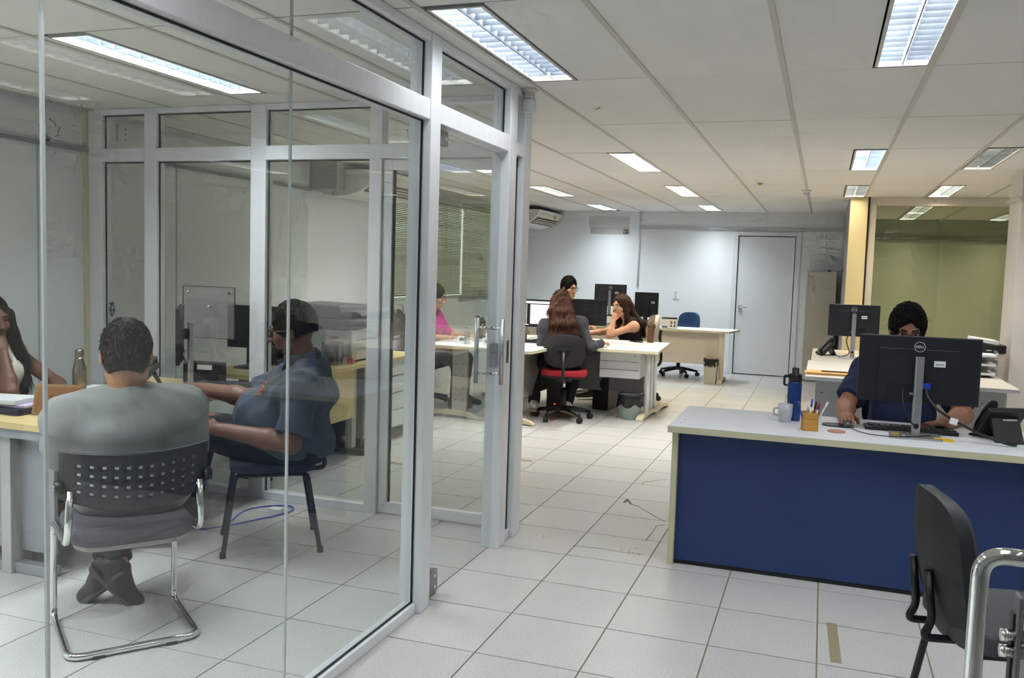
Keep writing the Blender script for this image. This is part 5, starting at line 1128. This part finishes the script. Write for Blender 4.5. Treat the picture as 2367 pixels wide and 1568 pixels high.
        F = Field(); F.cone(Q(-.017, .0865, -.0545), Q(.017, .0865, -.0545), .0045*hs, .0045*hs, .004); F.cone(Q(-.012, .0862, -.0635), Q(.012, .0862, -.0635), .0052*hs, .0052*hs, .004); F.build('lips', M('lips_'+sp['skin'], sp.get('lip', '8a4c44'), .45), t, .0035)
    if sp.get('glasses'):
        g = thing('spectacles', None, None); g.parent = t; fr = M('spectacle_frame', '17181b', .3)
        m = MB()
        for s in (-1, 1):
            pts = [Q(s*(.034)+.026*math.cos(a), .101-.006*abs(math.cos(a)), .004+.019*math.sin(a)) for a in [2*PI*i/16 for i in range(17)]]; m.loft([(Vector(p), .0022) for p in pts], 6)
            m.tube([Vector(Q(s*.059, .097, .01)), Vector(Q(s*.076, .07, .012)), Vector(Q(s*.083, -.012, .012)), Vector(Q(s*.08, -.03, -.01))], .0024, n=6, rc=.01)
        m.cyl(Vector(Q(-.009, .102, .008)), Vector(Q(.009, .102, .008)), .002, n=6); bpy.data.objects.remove(g)
        gl = m.build('spectacles', fr, t)
        for s in (-1, 1):
            n = 16; m2 = MB(); m2.add([tuple(Q(s*.034+.025*math.cos(2*PI*i/n), .1005, .004+.018*math.sin(2*PI*i/n))) for i in range(n)], [tuple(range(n))]); m2.build('lens', LENS, gl)
    # hair
    if 'hair' in sp: sp['hair'](t, Q, E, hd, hs, HC, N, TR, P)
    return t, Q, P, TR, L
def short_hair(col, front=.085, nape=-.055, th=.010, side=-.02, name='short', beard=None, fade=None, h=.0055, wave=0, top=.0, back=0):
    def go(t, Q, E, hd, hs, HC, N, TR, P):
        F = Field(); E(F, (0, -.016, .034+top*.5), (.073+th, .093+th, .088+th+top)); E(F, (0, -.05, -.02), (.064+th*.4, .056+th*.4+back, .05+th))
        E(F, (0, .11, -.07), (.10, .085, .12), .012, 's')                   # face opening
        for s in (-1, 1): E(F, (s*.09, .03, -.06), (.045, .055, .055), .012, 's'); E(F, (s*.092, -.006, -.014), (.026, .028, .040), .006, 's')
        E(F, (0, .17, front-.075), (.12, .10, .10), .012, 's')
        F.half(Q(0, 0, nape), hd@A3((0, -.3, -1)))
        r = np.random.default_rng(4); K = r.normal(size=(4, 3))*170
        F.wr = lambda X, Y, Z: (.0005+wave)*sum(np.sin(K[i, 0]*X+K[i, 1]*Y+K[i, 2]*Z+i) for i in range(4))
        F.build('hair', hair_mat(name, col), t, h)
        up_ = hd[:, 2]; fw_ = hd[:, 1]; crown = Q(0, -.03, .12)
        def flow(p): d = p-crown[None]; return d/(np.linalg.norm(d, axis=1)[:, None]+1e-6)+(fw_*.25)[None]*(((p-HC) @ up_)[:, None] > .05)
        tufts(F, 2600, .020, flow, hair_mat(name, col), t, .22, .0017)
        if beard:
            F = Field(); F.cone(Q(-.02, .066, -.092), Q(.02, .066, -.092), .026*hs, .026*hs, .02)
            for s in (-1, 1): F.cone(Q(s*.02, .062, -.09), Q(s*.058, .005, -.055), .022*hs, .012*hs, .02); F.cone(Q(s*.006, .0865, -.041), Q(s*.026, .078, -.05), .0075*hs, .006*hs, .006); F.cone(Q(s*.026, .078, -.05), Q(s*.027, .07, -.085), .007*hs, .01*hs, .01)
            E(F, (0, .1, -.061), (.02, .02, .009), .006, 's'); r2_ = np.random.default_rng(9); K2 = r2_.normal(size=(3, 3))*150
            F.wr = lambda X, Y, Z: .0015*sum(np.sin(K2[i, 0]*X+K2[i, 1]*Y+K2[i, 2]*Z) for i in range(3))
            F.build('beard', hair_mat('beard', beard), t, .005)
    return go
def long_hair(col, c2, strands, name, h=.006, part=.0, front=.115):
    """strands: list of polylines in world-local coordinates given by callables of (Q,P) with radii"""
    def go(t, Q, E, hd, hs, HC, N, TR, P):
        F = Field(); E(F, (0, -.018, .036), (.086, .106, .098)); E(F, (0, -.06, -.03), (.08, .06, .08), .03)
        E(F, (0, .125, -.055), (.072, .105, .115), .012, 's'); E(F, (0, .16, front-.06), (.085, .09, .085), .012, 's')
        for pl in strands(Q, P):
            for (p, r), (q, s) in zip(pl[:-1], pl[1:]): F.cone(p, q, r, s, .03)
        r = np.random.default_rng(2); K = r.normal(size=(5, 3))*A3((230, 230, 10))
        F.wr = lambda X, Y, Z: .0011*sum(np.sin(K[i, 0]*X+K[i, 1]*Y+K[i, 2]*Z+i) for i in range(5))
        F.build('hair', hair_mat(name, col, c2), t, h)
        crown = Q(0, -.01, .13)
        def flow(p): d = p-crown[None]; d /= (np.linalg.norm(d, axis=1)[:, None]+1e-6); w = np.clip(((HC[2]+.05)-p[:, 2])/.06, 0, 1)[:, None]; return d*(1-w)+A3((0, 0, -1))[None]*w*1.3
        tufts(F, 3600, .11, flow, hair_mat(name, col, c2), t, .010, .0013, spread=.08, keep=lambda p: (((p-HC) @ hd[:, 1]) < -.005) | (((p-HC) @ hd[:, 2]) < -.13), lscale=lambda p: np.where(((p-HC) @ hd[:, 2]) > -.04, .38, 1.0))
    return go

# ---- man in the grey shirt, back to the viewer
gf = unit((-.72, .69, 0))
person('man in a grey t-shirt seated with his back to the glass', dict(hip=(-2.60, 2.84, .57), neck=(-2.575, 2.79, .965), head=(-2.56, 2.775, 1.115), shz=.80, f=gf, hf=(-.62, .78, -.12), skin='b98564', sw=.215, tw=1.28, td=1.28, aw=1.1, hs=1.13,
    elbL=(-2.90, 2.80, .68), wrL=(-3.10, 2.98, .775), elbR=(-2.50, 3.06, .68), wrR=(-2.72, 3.22, .63), knL=(-3.08, 3.14, .53), knR=(-2.88, 3.34, .53), anL=(-2.80, 2.99, .175), anR=(-2.87, 2.97, .175), ftL=(.42, .35, -.62), ftR=(-.80, -.05, -.62),
    pants='2b2c30', shirt='929391', neckr=.054, sleeve=.92, shg=.016, wrk=.006, shoe='35302d', sole='5a4f47', face=False, h=.0065, nko=.07, hem=-.10, hair=short_hair('262120', nape=-.075, th=.009, name='greyman', wave=.0, h=.005)))
# ---- man in the polo shirt, in profile
pf = unit((-.86, -.50, 0))
r_ = person('man in a dark blue polo shirt and glasses seated in profile', dict(hip=(-2.63, 4.02, .54), neck=(-2.515, 4.0, .965), head=(-2.60, 3.985, 1.135), f=pf, sf=(-.90, -.42, 0), hf=(-.94, -.34, -.10), skin='6f4a3a', tw=1.30, td=1.50, belly=True, aw=1.15, sw=.205, hs=1.12,
    elbL=(-2.44, 3.735, .605), wrL=(-2.83, 3.675, .655), handL=(-1, -.05, .12), palmL=(.1, .6, -.6), curlL=.5, thumbL=1, elbR=(-2.98, 4.17, .735), wrR=(-3.30, 4.13, .775), handR=(-1, 0, .05), palmR=(0, .5, -1), curlR=.4, thumbR=-1,
    knL=(-3.14, 3.80, .60), knR=(-3.16, 4.03, .60), anL=(-3.18, 3.72, .13), anR=(-3.26, 4.0, .13), pants='15181f', lw=1.15, shirt='414b58', sleeve=.80, shg=.014, wrk=.006, collar='4a525c', shoe='141416', glasses=True, h=.006, hem=-.05, lip='5d3a34',
    hair=short_hair('15110f', nape=-.03, th=.012, name='polo', beard='120e0c', front=.125, h=.005, top=.012)))
t, Q, P, TR, L = r_
em = MB(); OR = M('orange_emblem', 'd0692c', .6)
c = P(-.085, .185, .66); ux = unit(TR@A3((1, .55, 0))); uz = unit(TR@A3((0, -.25, 1))); nv = unit(np.cross(ux, uz)); 
if nv @ (A3((2.6, -4, .4))) < 0: nv = -nv
# emblem: ring of short dashes round a mountain-like mark, laid on the chest cloth
dg = bpy.context.evaluated_depsgraph_get(); so = [o for o in t.children if o.name.startswith('shirt')][0]
def on_shirt(a, b):
    p = A3(c)+ux*a+uz*b; o_ = p+nv*.12; hit, loc, no, _ = so.ray_cast(Vector(o_), Vector(-nv)); 
    return (A3(loc)+A3(no)*.0025) if hit else p
def dash(pts, w):
    for (a0, b0), (a1, b1) in zip(pts[:-1], pts[1:]):
        p0, p1 = on_shirt(a0, b0), on_shirt(a1, b1); em.cyl(Vector(p0), Vector(p1), w, n=6)
for k in range(12):
    a0, a1 = 2*PI*k/12, 2*PI*(k+.62)/12; dash([(.034*math.cos(a0), .040*math.sin(a0)), (.034*math.cos(a1), .040*math.sin(a1))], .0026)
dash([(-.018, -.012), (-.004, .016), (.006, .0), (.018, -.004)], .0042); dash([(-.012, -.018), (.004, -.006), (.016, -.016)], .0036); dash([(-.002, .018), (.010, .012)], .004)
em.build('shirt_emblem', OR, t)
kt = MB().cyl(Vector(L((-2.66, 3.84, .50))), Vector(L((-2.63, 3.80, .44))), .006).build('key_ring', CHROME, t)
# ---- man behind the front monitor
person('man in a navy t-shirt behind the wide front monitor', dict(hip=(.47, 5.66, .57), neck=(.472, 5.63, 1.02), head=(.468, 5.57, 1.205), f=(0, -1, 0), hf=(.02, -1, -.16), skin='a87458', sw=.205, tw=1.15, td=1.1, aw=1.1, hs=1.13,
    elbR=(.155, 5.42, .775), wrR=(.152, 5.06, .775), handR=(.02, -1, .02), palmR=(0, 0, -1), curlR=.45, thumbR=-1, elbL=(.765, 5.40, .775), wrL=(.63, 5.08, .765), handL=(-.75, -.6, 0), palmL=(0, 0, -1), curlL=.5, thumbL=1,
    knR=(.30, 5.30, .53), knL=(.65, 5.30, .53), anR=(.28, 5.32, .12), anL=(.66, 5.32, .12), pants='20242c', shirt='2a3558', sleeve=.78, wrk=.005, shoe='1c1c1e', glasses=True, h=.0065, hair=short_hair('14110f', nape=-.05, th=.016, name='deskman', front=.12, wave=.0002, h=.0055, top=.012)))
task_chair((.47, 5.74, 0), face_angle(0, -1), 'blue-backed office chair of the man behind the front monitor', seat='1f3a6a', back='1f2a48', base_rot=.5)
MB().tube([(.657, 5.1, .80), (.69, 5.08, .765)], .01) 
# ---- woman with long brown hair on the red chair, back to the viewer
def brown(Q, P):
    out = []
    for i, x in enumerate((-.075, -.045, -.012, .022, .055, .08)):
        out.append([(Q(x*.9, -.075, .02), .035), (Q(x*1.05, -.095, -.08), .036), (P(x*1.3+.01, -.135-.01*(i % 2), .90), .034), (P(x*1.5+.012, -.15, .66), .028), (P(x*1.3+.03+.01*(i % 2), -.155, .40+.05*(i % 3)), .010)])
    return out
person('woman with long reddish brown hair and dark jacket, seen from behind', dict(hip=(-2.42, 8.61, .57), neck=(-2.47, 8.63, 1.0), head=(-2.495, 8.65, 1.165), f=(-.22, .97, 0), hf=(-.25, .95, -.15), skin='c9997d', fem=True, sw=.175, tw=1.05, hs=1.08,
    elbL=(-2.665, 8.58, .755), wrL=(-2.66, 8.86, .775), elbR=(-2.165, 8.60, .745), wrR=(-2.10, 8.82, .775), handR=(.2, .95, 0), knL=(-2.85, 8.95, .53), knR=(-2.40, 9.05, .53), anL=(-2.74, 8.62, .13), anR=(-2.42, 8.74, .13), ftL=(-.2, .9, -.35), ftR=(.35, .8, -.35),
    pants='16181f', shirt='3c3c42', aw=.9, sleeve=1.9, shg=.012, wrk=.006, hem=-.06, shoe='d9d4cf', sole='b89a80', face=False, h=.0075, hair=long_hair('40261b', '6e3c26', brown, 'brown', h=.006)))
# ---- woman in the black top resting her chin on her hand
def tank(Q, P):
    out = []
    for x in (-.07, .07): out += [[(Q(x*.9, .01, .06), .03), (Q(x*1.08, .0, -.04), .030), (Q(x*1.15, -.01, -.12), .030), (P(x*1.2, .06, .78), .032), (P(x*1.25, .11, .50), .014)]]
    for x in (-.06, -.02, .02, .06): out.append([(Q(x, -.08, .02), .036), (Q(x*1.2, -.1, -.08), .036), (P(x*1.6, -.13, .86), .034), (P(x*1.6, -.14, .58), .014)])
    return out
person('woman in a black sleeveless top resting her chin on her fist', dict(hip=(-2.08, 10.40, .55), neck=(-2.145, 10.30, .945), head=(-2.225, 10.245, 1.10), f=(-.85, -.45, 0), hf=(-.56, -.83, -.06), skin='d8a587', fem=True, sw=.165, tw=.98, hs=1.10,
    elbL=(-2.30, 10.02, .775), wrL=(-2.275, 10.09, .935), handL=(.12, .25, 1), palmL=(-.3, 1, -.1), curlL=1.3, elbR=(-2.42, 10.34, .79), wrR=(-2.60, 10.12, .775), handR=(-.8, -.6, 0), knL=(-2.42, 10.10, .52), knR=(-2.5, 10.30, .52), anL=(-2.5, 10.10, .12), anR=(-2.55, 10.35, .12),
    pants='1b1c22', shirt='141417', sleeve=0, wrk=.003, shoe='1c1c1e', h=.007, lip='a8524c', hair=long_hair('35221b', '4f3122', tank, 'darkbrown', h=.006)))
# ---- man with glasses at the back
person('man with black hair and glasses beyond the document monitor', dict(hip=(-3.30, 11.55, .58), neck=(-3.25, 11.52, 1.09), head=(-3.215, 11.5, 1.265), f=(.9, -.4, 0), hf=(.86, -.50, -.12), skin='c8977c', sw=.19, tw=1.1, hs=1.12,
    elbL=(-3.15, 11.75, .78), wrL=(-2.95, 11.6, .77), elbR=(-3.3, 11.28, .78), wrR=(-3.05, 11.2, .77), knL=(-2.9, 11.55, .53), knR=(-2.95, 11.3, .53), anL=(-2.88, 11.52, .12), anR=(-2.95, 11.25, .12), pants='23252b', shirt='3d4a52', sleeve=.8, shoe='1c1c1e', glasses=True, h=.0075, hair=short_hair('15120f', nape=-.045, th=.013, name='glassesman', front=.12, h=.0055, top=.012)))
task_chair((-3.36, 11.58, 0), face_angle(.9, -.4), 'dark office chair under the man with glasses, mostly hidden', seat='26272b', back='1d1e20', base_rot=.4)
# ---- woman in pink
def pinkh(Q, P):
    out = []
    for x in (-.055, -.015, .025, .06): out.append([(Q(x, -.085, .0), .034), (Q(x, -.095, -.09), .032), (P(x*1.4, -.11, .86), .030), (P(x*1.4, -.125, .62), .012)])
    out.append([(Q(.07, -.02, -.02), .022), (Q(.075, -.02, -.11), .022), (P(.10, .06, .84), .024), (P(.10, .11, .62), .010)])
    return out
person('woman in a bright pink blouse seated at the left desk', dict(hip=(-4.03, 8.74, .57), neck=(-3.98, 8.72, 1.0), head=(-3.925, 8.73, 1.175), f=(1, .05, 0), hf=(.93, .30, -.28), skin='c4927a', fem=True, sw=.175, tw=1.12, td=1.05, hs=1.10,
    elbR=(-3.93, 8.46, .745), wrR=(-3.68, 8.50, .77), elbL=(-3.85, 8.95, .75), wrL=(-3.60, 8.85, .77), knR=(-3.60, 8.65, .52), knL=(-3.60, 8.85, .52), anR=(-3.62, 8.62, .12), anL=(-3.62, 8.88, .12), pants='4a4c52', shirt='c2318f', sleeve=1.0, shg=.016, wrk=.006, hem=-.12, shoe='2c2826', h=.0075, hair=long_hair('1d1512', '2b1d17', pinkh, 'blackbrown', h=.0055, front=.125)))
# ---- woman at the left edge of the picture
def braid(Q, P):
    out = []
    for x, y, e in ((-.07, .03, .45), (-.075, .0, .5), (-.06, -.05, .6), (.07, .02, .5), (.075, -.02, .6), (-.03, -.09, .6), (.03, -.09, .6), (-.085, .05, .55)):
        out.append([(Q(x, y-.02, .03), .022), (Q(x*1.2, y-.01, -.07), .018), (P(x*1.7, y+.07, .86), .016), (P(x*1.8, y+.09, e), .012), (P(x*1.8, y+.08, e-.05), .007)])
    return out
person('woman in a white sleeveless top at the left edge, chin on hand', dict(hip=(-4.36, 3.66, .57), neck=(-4.34, 3.66, .985), head=(-4.305, 3.655, 1.13), f=(1, .0, 0), hf=(.97, -.20, -.05), skin='6a4534', fem=True, sw=.18, tw=1.1, td=1.05, hs=1.10,
    elbR=(-3.99, 3.50, .775), wrR=(-4.10, 3.555, .975), handR=(-.45, .2, .8), palmR=(-1, .3, -.2), curlR=1.0, thumbR=-1, elbL=(-4.08, 3.88, .775), wrL=(-3.86, 3.72, .77), knR=(-3.95, 3.55, .53), knL=(-3.95, 3.78, .53), anR=(-3.95, 3.52, .12), anL=(-3.95, 3.8, .12),
    pants='2b3a5a', shirt='d9d6cc', sleeve=0, wrk=.004, shoe='8a5a2a', h=.0065, lip='5d3730', hair=long_hair('14100e', '221a17', braid, 'braids', h=.0055, front=.115)))
task_chair((-4.35, 3.66, 0), face_angle(1, 0), 'black office chair of the woman at the left edge', seat='26272b', back='1d1e20', base_rot=.2)

# ---- bags on the low cabinet and a jacket over a chair, soft shapes
def bag(loc, lab, c, parts, seed=1, cat='bag', name='backpack'):
    t = thing(name, lab, cat, loc); F = Field()
    for a, b, ra, rb in parts: F.cone(a, b, ra, rb, .05)
    F.wr = wrinkles(.007, seed); F.half((0, 0, .0), (0, 0, -1)); F.build('body', M('bag_'+c, c, .8, var=.5, vs=14, bump=.2), t, .009); return t
b = bag((-4.42, 8.75, .746), 'dark patterned bag on the low cabinet, left of the two bags', '3a352f', [((-.0, -.2, .08), (0, .18, .08), .13, .12), ((0, -.1, .18), (0, .1, .19), .09, .08)], 3)
MB().tube([(.06, -.1, .2), (.07, -.08, .33), (.07, .08, .33), (.06, .1, .2)], .009, rc=.06).build('strap', M('strap_pale', 'c9c4b4', .7), b)
b = bag((-4.40, 9.3, .746), 'black backpack on the low cabinet, right of the two bags', '232326', [((0, -.12, .1), (0, .12, .1), .12, .11), ((0, 0, .15), (0, 0, .30), .11, .05)], 5)
MB().box(.1, .112, -.05, .05, .1, .16).build('pocket', M('strap_pale', 'c9c4b4', .7), b)
b = bag((-3.62, 10.75, .42), 'pale grey jacket hanging over a chair back behind the woman in pink', 'b5b0a8', [((-.1, 0, .42), (.12, 0, .42), .07, .07), ((-.14, 0, .05), (-.1, 0, .4), .08, .075), ((.15, 0, .05), (.12, 0, .4), .08, .075), ((0, 0, .05), (0, 0, .4), .09, .08)], 8, 'jacket', 'jacket')
task_chair((-3.62, 11.0, 0), face_angle(0, 1), 'dark office chair carrying the pale grey jacket', seat='26272b', back='1d1e20', base_rot=.7)
